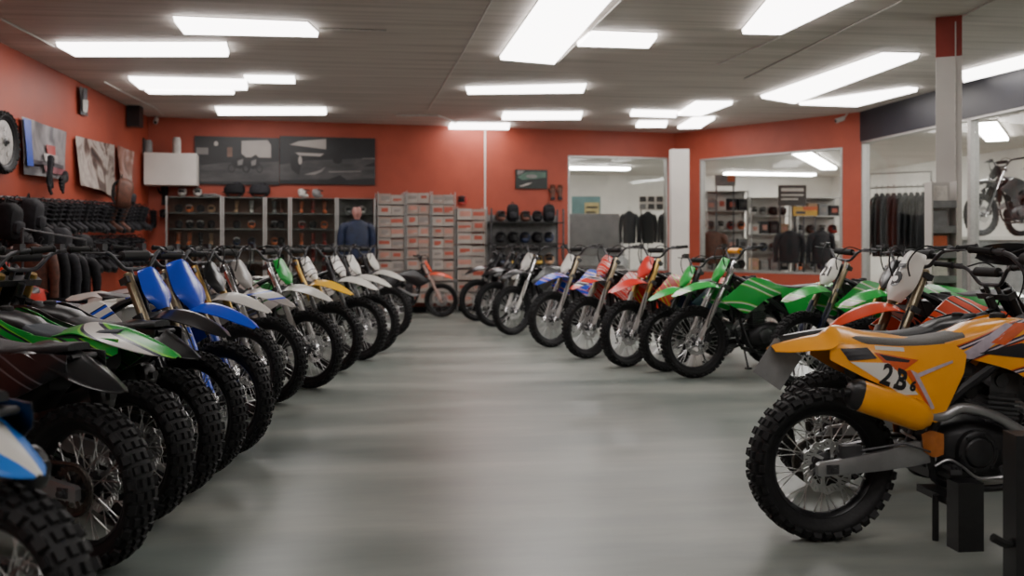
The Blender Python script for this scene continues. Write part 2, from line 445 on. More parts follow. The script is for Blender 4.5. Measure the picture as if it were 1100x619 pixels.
    for s in (-1, 1):
        b.loft([[Vector((x, s*(y+dy), z+dz)) for dy, dz in ((-.013,-h), (.013,-h), (.016,-h*.6), (.016,h*.6), (.013,h), (-.013,h))] for x, y, z, h in
                ((-.80, .094, .328, .022), (-.785, .094, .330, .030), (-.66, .096, .342, .034), (-.50, .098, .362, .042), (-.36, .098, .388, .052), (-.26, .095, .395, .042))])
    b.box((-.365, 0, .385), (.10, .17, .07)); b.tube([(-.27, -.11, .395), (-.27, .11, .395)], .022, 12)
    ax_ = MB(); ax_.tube([(RA.x, -.135, RA.z), (RA.x, .135, RA.z)], .011, 8)
    for s in (-1, 1):
        ax_.lathe([(0, s*.122), (.02, s*.122), (.02, s*.108)], 6, (RA.x, 0, RA.z)); ax_.box((RA.x, s*.112, RA.z), (.055, .006, .04))
    parts.append(P('swingarm', b.mesh('swingarm', K['alu']), 'swing', kids=[P('axle', ax_.mesh('rear_axle', K['alu_dark']))]))
    b = MB(); pr = (-.16, .40); pts = []
    for k in range(13): a = PI/2+PI*k/12; pts.append((RA.x+.10*math.cos(a), .062, RA.z+.10*math.sin(a)))
    for k in range(9): a = -PI/2+PI*k/8; pts.append((pr[0]+.034*math.cos(a), .062, pr[1]+.034*math.sin(a)))
    b.tube(pts, .0085, 6, closed=True)
    parts.append(P('chain', b.mesh('chain', K['chainm'])))
    # --- exhaust: header sweeping round the right side to the muffler
    b = MB()
    b.tube(cr_pts([(.13, .02, .60), (.22, .0, .56), (.262, -.06, .49), (.225, -.125, .455), (.12, -.150, .48), (-.02, -.150, .555), (-.16, -.142, .59), (-.25, -.140, .555), (-.36, -.145, .56)], 6), [.021]*7+[.022]*42, 12)
    parts.append(P('exhaust_header', b.mesh('exhaust_header', K['alu']), 'header'))
    b = MB()
    m0, m1 = Vector((-.315, -.150, .545)), Vector((-.665, -.160, .665)); rr = []
    for t, k in ((0, .45), (.08, .8), (.16, 1.), (.9, 1.), (.95, .92)):
        c = m0.lerp(m1, t); rr.append([Vector((c.x + v.z*.32, c.y+v.y, c.z + v.z)) for v in oval(0, 0, .052*k, .064*k, 16, .8)])
    b.loft(rr)
    e = MB(); rr = []
    for t, k in ((.94, 1.02), (1.0, .98), (1.06, .7), (1.07, .42)):
        c = m0.lerp(m1, t); rr.append([Vector((c.x + v.z*.32, c.y+v.y, c.z+v.z)) for v in oval(0, 0, .052*k, .064*k, 16, .8)])
    e.loft(rr); e.tube([m0.lerp(m1, 1.05), m0.lerp(m1, 1.14)+Vector((0, 0, -.012))], .02, 12)
    parts.append(P('muffler', b.mesh('muffler', K['alu']), 'muffler', kids=[P('end_cap', e.mesh('muffler_end_cap', K['black']), 'endcap')]))
    # --- tank, seat, radiators
    b = MB()
    b.loft([oval(-.13, .86, .075, .05, 14), oval(-.06, .875, .095, .07, 14), oval(.08, .885, .105, .085, 14), oval(.20, .89, .10, .075, 14), oval(.275, .885, .07, .05, 14)])
    capm = MB(); capm.lathe([(.034,.93), (.036,.965), (.032,.985), (.02,.99), (0,.99)], 18, (.10, 0, 0), 'Z')
    parts.append(P('fuel_tank', b.mesh('fuel_tank', K['black']), 'tank', kids=[P('fuel_cap', capm.mesh('fuel_cap', K['matte']))]))
    b = MB(); rings = []
    for x, zt, zb, hw in ((.20, .985, .955, .035), (.12, .975, .925, .058), (.0, .945, .87, .07), (-.14, .905, .84, .085), (-.32, .882, .83, .105), (-.50, .892, .845, .105), (-.62, .902, .862, .085), (-.70, .905, .875, .055)):
        rings.append([Vector((x, hw*u, zb + (zt-zb)*v)) for u, v in ((-.94, 0), (-1, .35), (-.93, .75), (-.72, .95), (-.35, 1.), (0, 1.03), (.35, 1.), (.72, .95), (.93, .75), (1, .35), (.94, 0))])
    rr = [[Vector(p) for p in q] for q in zip(*[cr_pts([r[k] for r in rings], 4) for k in range(11)])]
    b.loft(rr)
    hb_ = MB(); hb_.loft(rr[11:]); SEATS.append(hb_.mesh('seat_short', K['seat_grey'], 50))
    parts.append(P('seat', b.mesh('seat', K['seat'], 50), 'seat'))
    b = MB()
    for s in (-1,):
        pass
    for s in (-1, 1):
        b = MB(); b.box((.24, s*.105, .70), (.032, .105, .26), Matrix.Rotation(-.12, 3, 'Y'))
        for k in range(9): b.box((.266+.0022*k*-1, s*.105, .605+.022*k), (.02, .10, .006), Matrix.Rotation(.5, 3, 'Y'))
        parts.append(P('radiator', b.mesh('radiator', K['alu_dark'])))
    # --- plastics
    for s in (-1, 1):
        b = panel(SHROUD_ST, s=s)
        parts.append(P('radiator_shroud', b.mesh('radiator_shroud', PL['white'], 50), 'shroud'))
    for s in (-1, 1):
        b = panel(PANEL_ST, s=s)
        parts.append(P('side_panel', b.mesh('side_panel', PL['white'], 50), 'panel'))
    for s in (-1, 1):
        b = panel([((-.335, .120, .475), (-.325, .118, .40), .003), ((-.29, .126, .49), (-.28, .124, .375), .005), ((-.235, .124, .475), (-.235, .122, .385), .003)], s=s, thick=.004)
        parts.append(P('frame_guard', b.mesh('frame_guard', K['black'], 50), 'fguard'))
    b = fender([(-.50, .865, .10, .02), (-.62, .895, .108, .022), (-.70, .905, .112, .03), (-.80, .895, .112, .045), (-.90, .882, .10, .04), (-.98, .868, .082, .03), (-1.04, .858, .052, .015)])
    parts.append(P('rear_fender', b.mesh('rear_fender', PL['white'], 50), 'fender_r'))
    b = fender([(.335, .79, .065, .015), (.42, .855, .085, .022), (.52, .905, .098, .03), (.62, .922, .108, .036), (.72, .912, .108, .040), (.82, .882, .098, .034), (.91, .838, .072, .022), (.975, .795, .026, .006)], n=5)
    parts.append(P('front_fender', b.mesh('front_fender', PL['white'], 50), 'fender_f', True))
    # front number plate
    g = []
    for t, w, f in cr_pts([(.872, .040, .083), (.858, .074, .085), (.80, .086, .088), (.735, .100, .095), (.68, .092, .098), (.64, .060, .099), (.612, .040, .098)], 3):
        g.append([on_fork(t, f - .035*abs(-1+2*j/8)**2, w*(-1+2*j/8)) for j in range(9)])
    b = MB(); b.sheet(g, Vector((FDIR.z, 0, -FDIR.x))*.004)
    parts.append(P('number_plate', b.mesh('number_plate', PL['white'], 50), 'plate', True))
    # --- fork
    for s in (-1, 1):
        b = MB(); y = s*.102
        b.tube([on_fork(t, -.0, y) for t in (.42, .43, .50, .60, .66, .70, .86, .87)], [.026, .029, .029, .029, .027, .027, .026, .022], 16)
        lo = MB(); lo.tube([on_fork(t, 0, y) for t in (.10, .43)], .0235, 14)
        lo.tube([on_fork(t, 0, y) for t in (-.045, -.035, .03, .08, .11, .125)], [.018, .03, .032, .028, .027, .024], 14)
        lo.lathe([(.0, -.03), (.028, -.03), (.03, 0), (.028, .03), (0, .03)], 12, on_fork(0, 0, y))
        gu = MB(); g = []
        for t, a in cr_pts([(.035, 1.0), (.10, 1.25), (.25, 1.2), (.38, 1.15), (.47, .8)], 3):
            g.append([on_fork(t, .034*math.cos(a*u), y + s*.008 + .036*math.sin(a*u)) for u in (-1, -.66, -.33, 0, .33, .66, 1)])
        gu.sheet(g, Vector((FDIR.z, 0, -FDIR.x))*.003)
        parts.append(P('fork_leg', b.mesh('fork_leg', K['gold']), 'fork', True, [P('fork_slider', lo.mesh('fork_slider', K['chrome']), 'slider', True), P('fork_guard', gu.mesh('fork_guard', PL['white']), 'guard', True)]))
    b = MB()
    for t, r in ((.83, .036), (.60, .037)):
        nrm = Vector((FDIR.z, 0, -FDIR.x))
        b.prism([(-.14, -.03), (.14, -.03), (.14, .03), (.06, .035), (-.06, .035), (-.14, .03)], -.018, .018, 'XY')
        # last prism verts: move onto the fork
        for i in range(len(b.v)-12, len(b.v)):
            u, v, w = b.v[i]; b.v[i] = tuple(on_fork(t+w, v-.01, u))
    b.tube([on_fork(.60, -.055), on_fork(.84, -.055)], .022, 10)
    for s in (-1, 1): b.tube([on_fork(.84, -.02, s*.05), on_fork(.90, -.02, s*.05)], .014, 8)
    parts.append(P('triple_clamp', b.mesh('triple_clamp', K['alu_dark']), None, True))
    b = MB(); b.tube([(FA.x, -.14, FA.z), (FA.x, .14, FA.z)], .012, 8)
    parts.append(P('front_axle', b.mesh('front_axle', K['alu_dark']), None, True))
    # --- handlebar
    B0 = on_fork(.905, -.02); hb = []
    for y, x, z in ((.0, 0, 0), (.06, 0, 0), (.10, -.003, .012), (.16, -.018, .075), (.20, -.03, .098), (.26, -.05, .108), (.385, -.10, .118)): hb.append((B0.x+x, y, B0.z+z))
    half = cr_pts(hb, 5); full = [(x, -y, z) for x, y, z in reversed(half)] + half[1:]
    b = MB(); b.tube(full, .0125, 10)
    b.tube([(B0.x-.018, -.16, B0.z+.075), (B0.x-.018, .16, B0.z+.075)], .008, 8)
    kids = []
    pad = MB(); pad.tube([(B0.x-.018, y, B0.z+.075) for y in (-.10, -.095, .095, .10)], [.02, .029, .029, .02], 12)
    kids.append(P('bar_pad', pad.mesh('bar_pad', K['matte']), 'pad', True))
    for s in (-1, 1):
        gp = MB(); e0 = Vector(half[-1]); e0.y *= s; e1 = Vector(half[-7]); e1.y *= s; dr = (e1-e0).normalized()
        gp.tube([e0-dr*.003 + dr*t for t in (0, .004, .012, .014, .115, .118, .126)], [.014, .019, .019, .0165, .0165, .022, .022], 12)
        kids.append(P('grip', gp.mesh('grip', K['matte']), 'grip', True))
        lv = MB(); q = e0 + dr*.16
        lv.tube(cr_pts([q + Vector((.01, 0, 0)), q + Vector((.045, 0, -.008)), e0 + dr*.10 + Vector((.068, 0, -.014)), e0 + dr*.01 + Vector((.075, 0, -.02))], 4), [.009]*5+[.006]*8, 8)
        lv.tube([q-dr*.012, q+dr*.02], .019, 10)
        if s < 0: lv.box(q + Vector((.015, .01, .022)), (.05, .035, .035))
        kids.append(P('lever', lv.mesh('lever', K['alu_dark']), 'lever', True))
    parts.append(P('handlebar', b.mesh('handlebar', K['alu_dark']), 'bar', True, kids))
    # cables looping ahead of the bars
    for s, yy in ((1, .20), (-1, .17)):
        b = MB()
        b.tube(cr_pts([(B0.x-.02, s*yy, B0.z+.10), (B0.x+.09, s*yy*.75, B0.z+.125), (B0.x+.155, s*.09, B0.z+.03), (B0.x+.12, s*.075, B0.z-.10), (B0.x+.04, s*.055, B0.z-.22), (.30, s*.06, .80)], 5), .0055, 6)
        parts.append(P('control_cable', b.mesh('control_cable', K['matte']), None, True))
    b = MB(); b.tube(cr_pts([tuple(on_fork(.60, .03, .12)), tuple(on_fork(.45, .045, .135)), tuple(on_fork(.2, .02, .142)), tuple(on_fork(.06, -.03, .12))], 5), .0055, 6)
    b.box(on_fork(.085, -.085, .07), (.05, .035, .085), Matrix.Rotation(-.45, 3, 'Y'))
    parts.append(P('brake_caliper', b.mesh('brake_caliper', K['engine']), None, True))
    # --- pegs, pedals, stand
    for s in (-1, 1):
        b = MB(); b.bar((-.215, s*.09, .315), (-.225, s*.20, .325), .03, .016, w2=.05, h2=.02)
        for k in range(4): b.box((-.247+.016*k, s*.165, .340), (.005, .06, .014))
        parts.append(P('foot_peg', b.mesh('foot_peg', K['alu_dark'])))
    b = MB(); b.tube(cr_pts([(-.27, -.115, .335), (-.22, -.135, .365), (-.16, -.14, .335), (-.09, -.142, .285), (-.01, -.145, .285), (.03, -.15, .290)], 4), [.009]*12+[.011]*6+[.014]*3, 8, sq=.7)
    parts.append(P('brake_pedal', b.mesh('brake_pedal', K['alu'])))
    b = MB(); b.tube([(-.15, .125, .37), (-.10, .15, .345), (-.01, .16, .35)], .008, 8); b.tube([(-.01, .14, .35), (-.01, .185, .35)], .011, 8)
    parts.append(P('shift_lever', b.mesh('shift_lever', K['alu'])))
    b = MB(); b.tube([(-.25, .105, .30), (-.20, .26, .02)], .011, 8); b.box((-.195, .27, .008), (.06, .05, .016))
    parts.append(P('kickstand', b.mesh('kickstand', K['frame_black']), 'kick'))
    b = MB(); b.tube(cr_pts([(-.13, -.13, .52), (-.18, -.155, .56), (-.25, -.158, .62)], 3), .01, 8); b.tube([(-.25, -.15, .62), (-.25, -.20, .625)], .012, 8)
    # rear brake caliper
    b = MB(); b.box((-.64, -.075, .40), (.09, .045, .055)); b.tube([(-.61, -.08, .40), (-.42, -.13, .44), (-.30, -.13, .40)], .005, 6)
    parts.append(P('rear_caliper', b.mesh('rear_caliper', K['alu_dark'])))
    return parts
PARTS = build_parts()
# optional extra: wrap-round hand guards
def handguard_parts():
    out = []
    B0 = on_fork(.905, -.02)
    for s in (-1, 1):
        g = []
        for t, h, f in cr_pts([(.40, .02, -.06), (.38, .045, .0), (.30, .055, .055), (.20, .05, .085), (.12, .03, .08)], 4):
            g.append([Vector((B0.x + f + .012*(1-(2*j/4-1)**2), s*t, B0.z+.095+h*(2*j/4-1))) for j in range(5)])
        b = MB(); b.sheet(g, (.004, 0, 0)); out.append(P('hand_guard', b.mesh('hand_guard', PL['black'], 60), 'handguard', True))
    return out
HANDGUARDS = handguard_parts()

LONG_FENDER = fender([(-.40, .868, .105, .02), (-.52, .895, .118, .03), (-.62, .885, .125, .05), (-.72, .85, .118, .055), (-.81, .80, .095, .045), (-.89, .755, .06, .025), (-.94, .725, .018, .004)]).mesh('rear_fender_long', PL['white'], 50)
MID_FENDER = fender([(-.40, .868, .105, .02), (-.55, .90, .118, .03), (-.68, .895, .122, .045), (-.80, .875, .115, .05), (-.92, .838, .092, .04), (-1.02, .80, .055, .02), (-1.075, .775, .018, .004)]).mesh('rear_fender_mid', PL['white'], 50)
HERO_TAIL = fender([(-.33, .878, .098, .03), (-.45, .897, .114, .055), (-.56, .912, .118, .07), (-.63, .930, .112, .075), (-.69, .934, .104, .06), (-.74, .902, .112, .05), (-.82, .886, .104, .04), (-.90, .868, .085, .03), (-.965, .852, .05, .015)], ridge=.006).mesh('rear_fender_hero', PL['orange'], 50)
TAILS = {1: LONG_FENDER, 2: MID_FENDER, 3: HERO_TAIL}
def steer_matrix(deg):
    return Matrix.Translation(STR_TOP) @ Matrix.Rotation(math.radians(deg), 4, FDIR) @ Matrix.Translation(-STR_TOP)
def make_bike(label, front_xy=None, heading=0., steer=0., roles={}, rear_xy=None, scale=1., z=0., handguards=False, drop=(), group='motocross bikes on the showroom floor', long_tail=0):
    """heading: degrees from +x in the room.  roles: role -> material"""
    h = math.radians(heading); d = Vector((math.cos(h), math.sin(h), 0))
    if front_xy is not None: loc = Vector((front_xy[0], front_xy[1], 0)) - d*FA.x*scale
    else: loc = Vector((rear_xy[0], rear_xy[1], 0)) - d*RA.x*scale
    loc.z = z
    root = empty('motocross_bike', label, 'motorcycle', loc, h, group); root.scale = (scale,)*3
    S = steer_matrix(steer); byname = {}
    def mk(p, parent, top):
        if p['name'] in drop: return None
        o = put(p['name'], TAILS[long_tail] if (long_tail and p['name'] == 'rear_fender') else SEATS[0] if (long_tail == 3 and p['name'] == 'seat') else p['me'], parent)
        if p['front'] and top and steer: o.matrix_local = S
        m = roles.get(p['role'])
        if m is not None: paint(o, m)
        for k in p['kids']: mk(k, o, False)
        byname.setdefault(p['name'], []).append(o)
        return o
    for p in PARTS + (HANDGUARDS if handguards else []): mk(p, root, True)
    return root, byname
# ------------------------------------------------------------------ the showroom shell
ZC = 3.56
def noise_mat(name, cols, scale=(1,1,1), rough=(.3,.5), detail=6, bump=0., nscale=1., metal=0., pos=(.35,.65), bscale=None):
    m, n, l, p = nt(name)
    tc = n.new('ShaderNodeTexCoord'); mp = n.new('ShaderNodeMapping'); mp.inputs['Scale'].default_value = scale
    l.new(tc.outputs['Object'], mp.inputs['Vector'])
    no = n.new('ShaderNodeTexNoise'); no.inputs['Scale'].default_value = nscale; no.inputs['Detail'].default_value = detail; no.inputs['Roughness'].default_value = .6
    l.new(mp.outputs['Vector'], no.inputs['Vector'])
    cr = n.new('ShaderNodeValToRGB'); e = cr.color_ramp.elements
    e[0].position, e[1].position = pos; e[0].color = cols[0]; e[1].color = cols[-1]
    for i, c in enumerate(cols[1:-1]): q = e.new(pos[0]+(pos[1]-pos[0])*(i+1)/(len(cols)-1)); q.color = c
    l.new(no.outputs['Fac'], cr.inputs['Fac']); l.new(cr.outputs['Color'], p.inputs['Base Color'])
    mr = n.new('ShaderNodeMapRange'); mr.inputs['To Min'].default_value, mr.inputs['To Max'].default_value = rough
    l.new(no.outputs['Fac'], mr.inputs['Value']); l.new(mr.outputs['Result'], p.inputs['Roughness'])
    p.inputs['Metallic'].default_value = metal
    if bump:
        b = n.new('ShaderNodeBump'); b.inputs['Strength'].default_value = bump; b.inputs['Distance'].default_value = .01
        if bscale:
            n2 = n.new('ShaderNodeTexNoise'); n2.inputs['Scale'].default_value = bscale; l.new(tc.outputs['Object'], n2.inputs['Vector']); l.new(n2.outputs['Fac'], b.inputs['Height'])
        else: l.new(no.outputs['Fac'], b.inputs['Height'])
        l.new(b.outputs['Normal'], p.inputs['Normal'])
    return m
M_floor = noise_mat('polished_concrete', [srgb(98,108,104), srgb(126,132,126), srgb(156,158,150)], (.3,1.3,1), (.22,.46), 9, .12, 1.1, pos=(.3,.7), bscale=3.)
M_ceil = noise_mat('ceiling_boards', [srgb(176,168,161), srgb(196,188,181), srgb(206,198,191)], (.25,5,1), (.6,.8), 5, .12, 1.4)
M_orange = noise_mat('orange_paint', [srgb(150,62,42), srgb(166,73,51)], (1,1,1), (.45,.6), 4, .04, 1.2)
M_white = noise_mat('white_paint', [srgb(205,200,194), srgb(220,215,208)], (1,1,1), (.5,.6), 3, .03, 1.)
M_greyw = noise_mat('grey_white_paint', [srgb(185,180,174), srgb(200,196,190)], (1,1,1), (.5,.6), 3, .03, 1.)
M_navy = noise_mat('dark_navy_fascia', [srgb(12,14,24), srgb(20,22,34)], (1,1,1), (.4,.5), 3, .0, 2.)
M_red = noise_mat('dark_red_paint', [srgb(120,34,24), srgb(138,42,30)], (1,1,1), (.5,.6), 3, .0, 2.)
M_alufr = mat('window_frame_aluminium', srgb(170,168,165), .4, .7)
def glass_mat(name, refl=.07, tint=(.93,.95,.94,1)):
    m, n, l, p = nt(name); n.remove(p)
    t = n.new('ShaderNodeBsdfTransparent'); t.inputs['Color'].default_value = tint
    g = n.new('ShaderNodeBsdfGlossy'); g.inputs['Roughness'].default_value = .03
    lw = n.new('ShaderNodeLayerWeight'); fr = n.new('ShaderNodeMath'); fr.operation = 'POWER'; fr.inputs[1].default_value = 5.; l.new(lw.outputs['Facing'], fr.inputs[0])
    no = n.new('ShaderNodeTexNoise'); no.inputs['Scale'].default_value = .6
    mu = n.new('ShaderNodeMath'); mu.operation = 'MULTIPLY_ADD'; mu.inputs[1].default_value = .8; mu.inputs[2].default_value = refl*.45
    l.new(fr.outputs[0], mu.inputs[0])
    mx = n.new('ShaderNodeMixShader'); l.new(mu.outputs[0], mx.inputs[0]); l.new(t.outputs[0], mx.inputs[1]); l.new(g.outputs[0], mx.inputs[2])
    l.new(mx.outputs[0], n['Material Output'].inputs['Surface'])
    return m
M_glass = glass_mat('clear_glass')
M_tube = mat('fluorescent_diffuser', (.9,.88,.86,1), .4, emit=(1,.945,.915,1), estr=11.)
M_tube2 = mat('fluorescent_diffuser_store', (.9,.88,.86,1), .4, emit=(1,.95,.92,1), estr=42.)
M_housing = mat('light_housing_white', srgb(190,186,180), .4)

def struct(name, b, m, smooth=0):
    return tag(put(name, b.mesh(name, m, smooth)), kind='structure')
b = MB(); b.box((5, 13, -.1), (24, 36, .2)); struct('floor', b, M_floor)
b = MB(); b.box((5, 13, ZC+.1), (24, 36, .2)); struct('ceiling', b, M_ceil)
XL = -4.45
b = MB(); b.box((XL-.1, 7.2, ZC/2), (.2, 20.4, ZC)); struct('wall_left', b, M_orange)
b = MB(); b.box((5, -3.1, ZC/2), (19, .2, ZC)); struct('wall_front', b, M_greyw)
A = Vector((XL-.1, 17.2, 0)); B = Vector((5.55, 18.45, 0)); B2 = Vector((7.84, 15.1, 0)); B3 = Vector((7.98, -3, 0))
class Wall:
    """a straight wall from a to b, its face on the room side, local (u, z, out)"""
    def __init__(s, a, b): s.a = a; s.d = (b-a).normalized(); s.L = (b-a).length; s.n = Vector((s.d.y, -s.d.x, 0)); s.rot = math.atan2(s.d.y, s.d.x)
    def p(s, u, z, out=0): return s.a + s.d*u + s.n*out + Vector((0,0,z))
    def uz(s, px, py, out=0):
        q = on_plane(px, py, s.a + s.n*out, s.n); return (q - s.a).dot(s.d), q.z
    def block(s, b, u0, u1, z0, z1, o0, o1, mi=None):
        c = s.p((u0+u1)/2, (z0+z1)/2, (o0+o1)/2); b.box(c, (u1-u0, abs(o1-o0), z1-z0), Matrix.Rotation(s.rot, 3, 'Z'), mi)
WB = Wall(A, B); WR = Wall(B, B2); WG = Wall(B2, B3)
WLn = Vector((1, 0, 0))
def holed(w, u0, u1, z0, z1, t=.15):
    b = MB()
    w.block(b, 0, u0, 0, ZC, 0, -t); w.block(b, u1, w.L, 0, ZC, 0, -t); w.block(b, u0, u1, 0, z0, 0, -t); w.block(b, u0, u1, z1, ZC, 0, -t)
    return b
def window(idx, w, u0, u1, z0, z1, mull=()):
    f = MB(); e = .035
    for a_, b_, c_, d_ in ((u0, u0+e, z0, z1), (u1-e, u1, z0, z1), (u0, u1, z0, z0+e), (u0, u1, z1-e, z1)): w.block(f, a_, b_, c_, d_, .01, -.12)
    for u in mull: w.block(f, u-.02, u+.02, z0, z1, .01, -.1)
    fr = struct('window_%d' % idx, f, M_alufr)
    g = MB(); w.block(g, u0+e, u1-e, z0+e, z1-e, -.06, -.066)
    put('pane', g.mesh('pane', M_glass, 0), fr)
    return fr
# back wall with window 1
u0, z1 = WB.uz(610, 167); u1, _ = WB.uz(728, 167)
struct('wall_back', holed(WB, u0, min(u1, WB.L-.15), .75, z1), M_orange); window(1, WB, u0, min(u1, WB.L-.15), .75, z1)
# oblique wall with window 2
v0, _ = WR.uz(752, 170); v1, zt = WR.uz(905, 155)
struct('wall_right', holed(WR, v0, v1, .75, 2.98), M_orange); window(2, WR, v0, v1, .75, 2.98)
# glazed side wall: navy fascia, frame, panes
b = MB(); WG.block(b, -.05, WG.L, 3.05, ZC, .02, -.2); struct('trim_1', b, M_navy)
b = MB(); WG.block(b, 0, WG.L, 0, .25, .03, -.12); struct('trim_2', b, M_alufr)
k = 0; u = 0.
while u < WG.L-.5:
    k += 1; window(2+k, WG, u, min(u+3.0, WG.L), .25, 3.05); u += 3.0
# rooms behind the glass
b = MB(); b.box((6.5, 30.1, ZC/2), (21, .2, ZC)); struct('wall_far', b, M_white)
b = MB(); b.box((14.6, 13.5, ZC/2), (.2, 33, ZC)); struct('wall_side', b, M_white)
b = MB(); b.box((2.2, 24.4, ZC/2), (.15, 11.4, ZC)); struct('wall_partition', b, M_white)
# white pilaster beside window 1, and the column with a red head
def px_box(name, px0, px1, ztop, z0, D, depth, m):
    p = at_depth(px0, 262, D); q = at_depth(px1, 262, D); c = (p+q)/2; w = (q-p).length
    b = MB(); b.box((c.x, c.y, (ztop+z0)/2), (w, depth, ztop-z0), Matrix.Rotation(-YAW, 3, 'Z')); return struct(name, b, m)
pil = px_box('column_1', 720, 739, 3.05, 0, 17.3, .25, M_white)
b = MB(); p = at_depth(1019, 262, 9.35)
R_ = Matrix.Rotation(-YAW-.42, 3, 'Z')
b.box((p.x, p.y, 1.58), (.235, .235, 3.16), R_); col = struct('column_2', b, M_greyw)
b = MB(); b.box((p.x, p.y, 3.36), (.237, .237, .40), R_); tag(put('column_head', b.mesh('column_head', M_red, 0), col))
b = MB(); q = R_ @ Vector((.06, -.121, 0)); b.box((p.x+q.x, p.y+q.y, 1.75), (.012, .012, 3.5), R_); put('edge_strip', b.mesh('edge_strip', M_housing, 0), col)
COL = Vector((p.x, p.y, 0))
# white bulkhead box in the back left corner
bk = MB(); pL = on_plane(147, 180, (XL, 0, 0), (1, 0, 0))
uA = .1; uB, zb0 = WB.uz(211, 199, .55); _, zb1 = WB.uz(211, 165, .55)
WB.block(bk, uA+.0, uB, zb0, zb1, 0, .55); struct('trim_bulkhead', bk, M_white)
b = MB()
for z0, z1_, in ((0, .10),): WB.block(b, 0.1, u0, z0, z1_, 0, .015)
struct('baseboard_back', b, M_navy)
b = MB(); b.box((XL+.01, 7, .05), (.02, 20, .1)); struct('baseboard_left', b, M_navy)
# vertical joint cover on the back wall
uj, _ = WB.uz(521, 200); b = MB(); WB.block(b, uj-.015, uj+.015, 0, ZC, 0, .012); struct('trim_joint', b, M_white)

# ------------------------------------------------------------------ ceiling lights
LZ = 3.50
GL = 'fluorescent ceiling lights over the showroom'
def light(name_label, corners, group=GL, z=LZ, h=.05, estr=None):
    pts = [on_z(x, y, z) for x, y in corners]
    c = sum(pts, Vector())/4
    root = empty('ceiling_light', name_label, 'ceiling light', (c.x, c.y, z), 0, group)
    loc = [(q-c) for q in pts]
    b = MB(); n = 4
    lo = [Vector((v.x*.985, v.y*.97, 0)) for v in loc]; hi = [Vector((v.x, v.y, h)) for v in loc]
    b.add(lo+hi, [(0,1,2,3), (0,4,5,1), (1,5,6,2), (2,6,7,3), (3,7,4,0)])
    put('diffuser', b.mesh('diffuser', M_tube, 0), root)
    b = MB(); lo = [Vector((v.x*1.01, v.y*1.01, h)) for v in loc]; hi = [Vector((v.x*1.01, v.y*1.01, ZC-z)) for v in loc]
    b.add(lo+hi, [(3,2,1,0), (4,5,6,7), (0,4,5,1), (1,5,6,2), (2,6,7,3), (3,7,4,0)])
    put('housing', b.mesh('housing', M_housing, 0), root)
    return root
LIGHTS = [
 ('long white light panel nearest the left wall', [(60,50),(243,50),(246,61),(80,61)]),
 ('white light panel at the top left, second from the left wall', [(186,23),(330,29),(342,40),(197,37)]),
 ('long double light panel over the left wall gear', [(138,86),(265,89),(266,97),(150,96)]),
 ('thin strip light just behind the long double panel', [(155,97.5),(248,98.5),(252,101.5),(160,101)]),
 ('short thin strip light beside the long double panel', [(262,84.5),(316,85.5),(317,90),(268,89)]),
 ('white strip light in front of the twin black and white pictures', [(231,118),(350,118.5),(351,123.5),(234,124)]),
 ('largest light panel, running off the top edge mid ceiling', [(537,65),(595,70),(668,-12),(592,-12)]),
 ('short white panel just right of the largest light panel', [(633,38),(706,41),(697,52),(620,50)]),
 ('thin long strip light below the largest light panel', [(500,97),(630,93.5),(627,100),(502,101.5)]),
 ('white strip light over the middle of the back wall', [(541,123),(626,123),(624,128.5),(539,129)]),
 ('short thin strip nearest the back wall', [(484,134.5),(548,135),(547,139.5),(482,139)]),
 ('smallest light panel, near the window in the back wall', [(606,147),(630,147.5),(622,153),(599,153)]),
 ('small strip light right of centre near the orange wall', [(679,121),(728,122),(726,126.5),(677,125)]),
 ('short dim strip behind the small strip right of centre', [(686,132.5),(717,132.5),(715,137),(683,137)]),
 ('slanted light panel over the oblique orange wall, upper of two', [(747,112),(787,112),(752,125),(728,124)]),
 ('slanted light panel over the oblique orange wall, lower of two', [(744,129),(768,128),(752,138),(728,138.5)]),
 ('large light panel at the top edge, right of centre', [(797,37),(836,-9),(936,-9),(838,38)]),
 ('long diagonal light panel left of the white column', [(948,61),(988,62),(852,112),(817,106)]),
 ('thin bent strip light left of the white column', [(975,97),(986,98),(920,115),(858,113)]),
 ('light panel right of the white column, upper of two', [(1034,80),(1106,62),(1112,70),(1034,89)]),
 ('light panel right of the white column, lower of two', [(1034,98),(1106,84),(1112,92),(1034,104)]),
]
for lb, cs in LIGHTS: light(lb, cs)
# lights in the rooms behind the glass
def light_xy(label, x, y, L, W, rz, z=3.46, mt=None, grp='strip lights in the rooms behind the glass'):
    mt = mt or M_tube2
    root = empty('ceiling_light', label, 'ceiling light', (x, y, z), rz, grp)
    b = MB(); b.box((0, 0, .025), (L, W, .05)); put('diffuser', b.mesh('diffuser', mt, 0), root)
    b = MB(); b.box((0, 0, .075), (L*1.01, W*1.05, .05)); put('housing', b.mesh('housing', M_housing, 0), root)
for lb, x, y, L, W, rz in (('strip light in the room behind the back window, nearer', 5.0, 21.5, 2.6, .4, .05), ('strip light in the room behind the back window, farther', 5.3, 26.5, 2.6, .4, .05),
   ('long diagonal strip light seen through the oblique wall window', 10.6, 23.0, 6.5, .4, 1.9-.9), ('strip light deep behind the oblique wall window', 11.5, 28.0, 3., .3, .1),
   ('strip light above the clothes rail behind the side glazing', 11.5, 17.0, 3., .4, .9), ('strip light above the bikes on the plinth behind the side glazing', 10.8, 12.0, 4, .4, 1.2), ('strip light far along the side room', 11.5, 7, 4, .4, 1.45)):
    light_xy(lb, x, y, L, W, rz)
# unseen fill lights added overhead, out of frame, to brighten the near bikes
for i, (x, y) in enumerate([(-2.6, 5.4), (4.4, 5.0), (1.0, 2.0), (3.0, .2), (-2.6, .4)]):
    light_xy('added fill light, unseen, overhead near the camera', x, y, 2.4, .5, 0, 3.5, M_tube, 'added fill lights overhead near the camera')
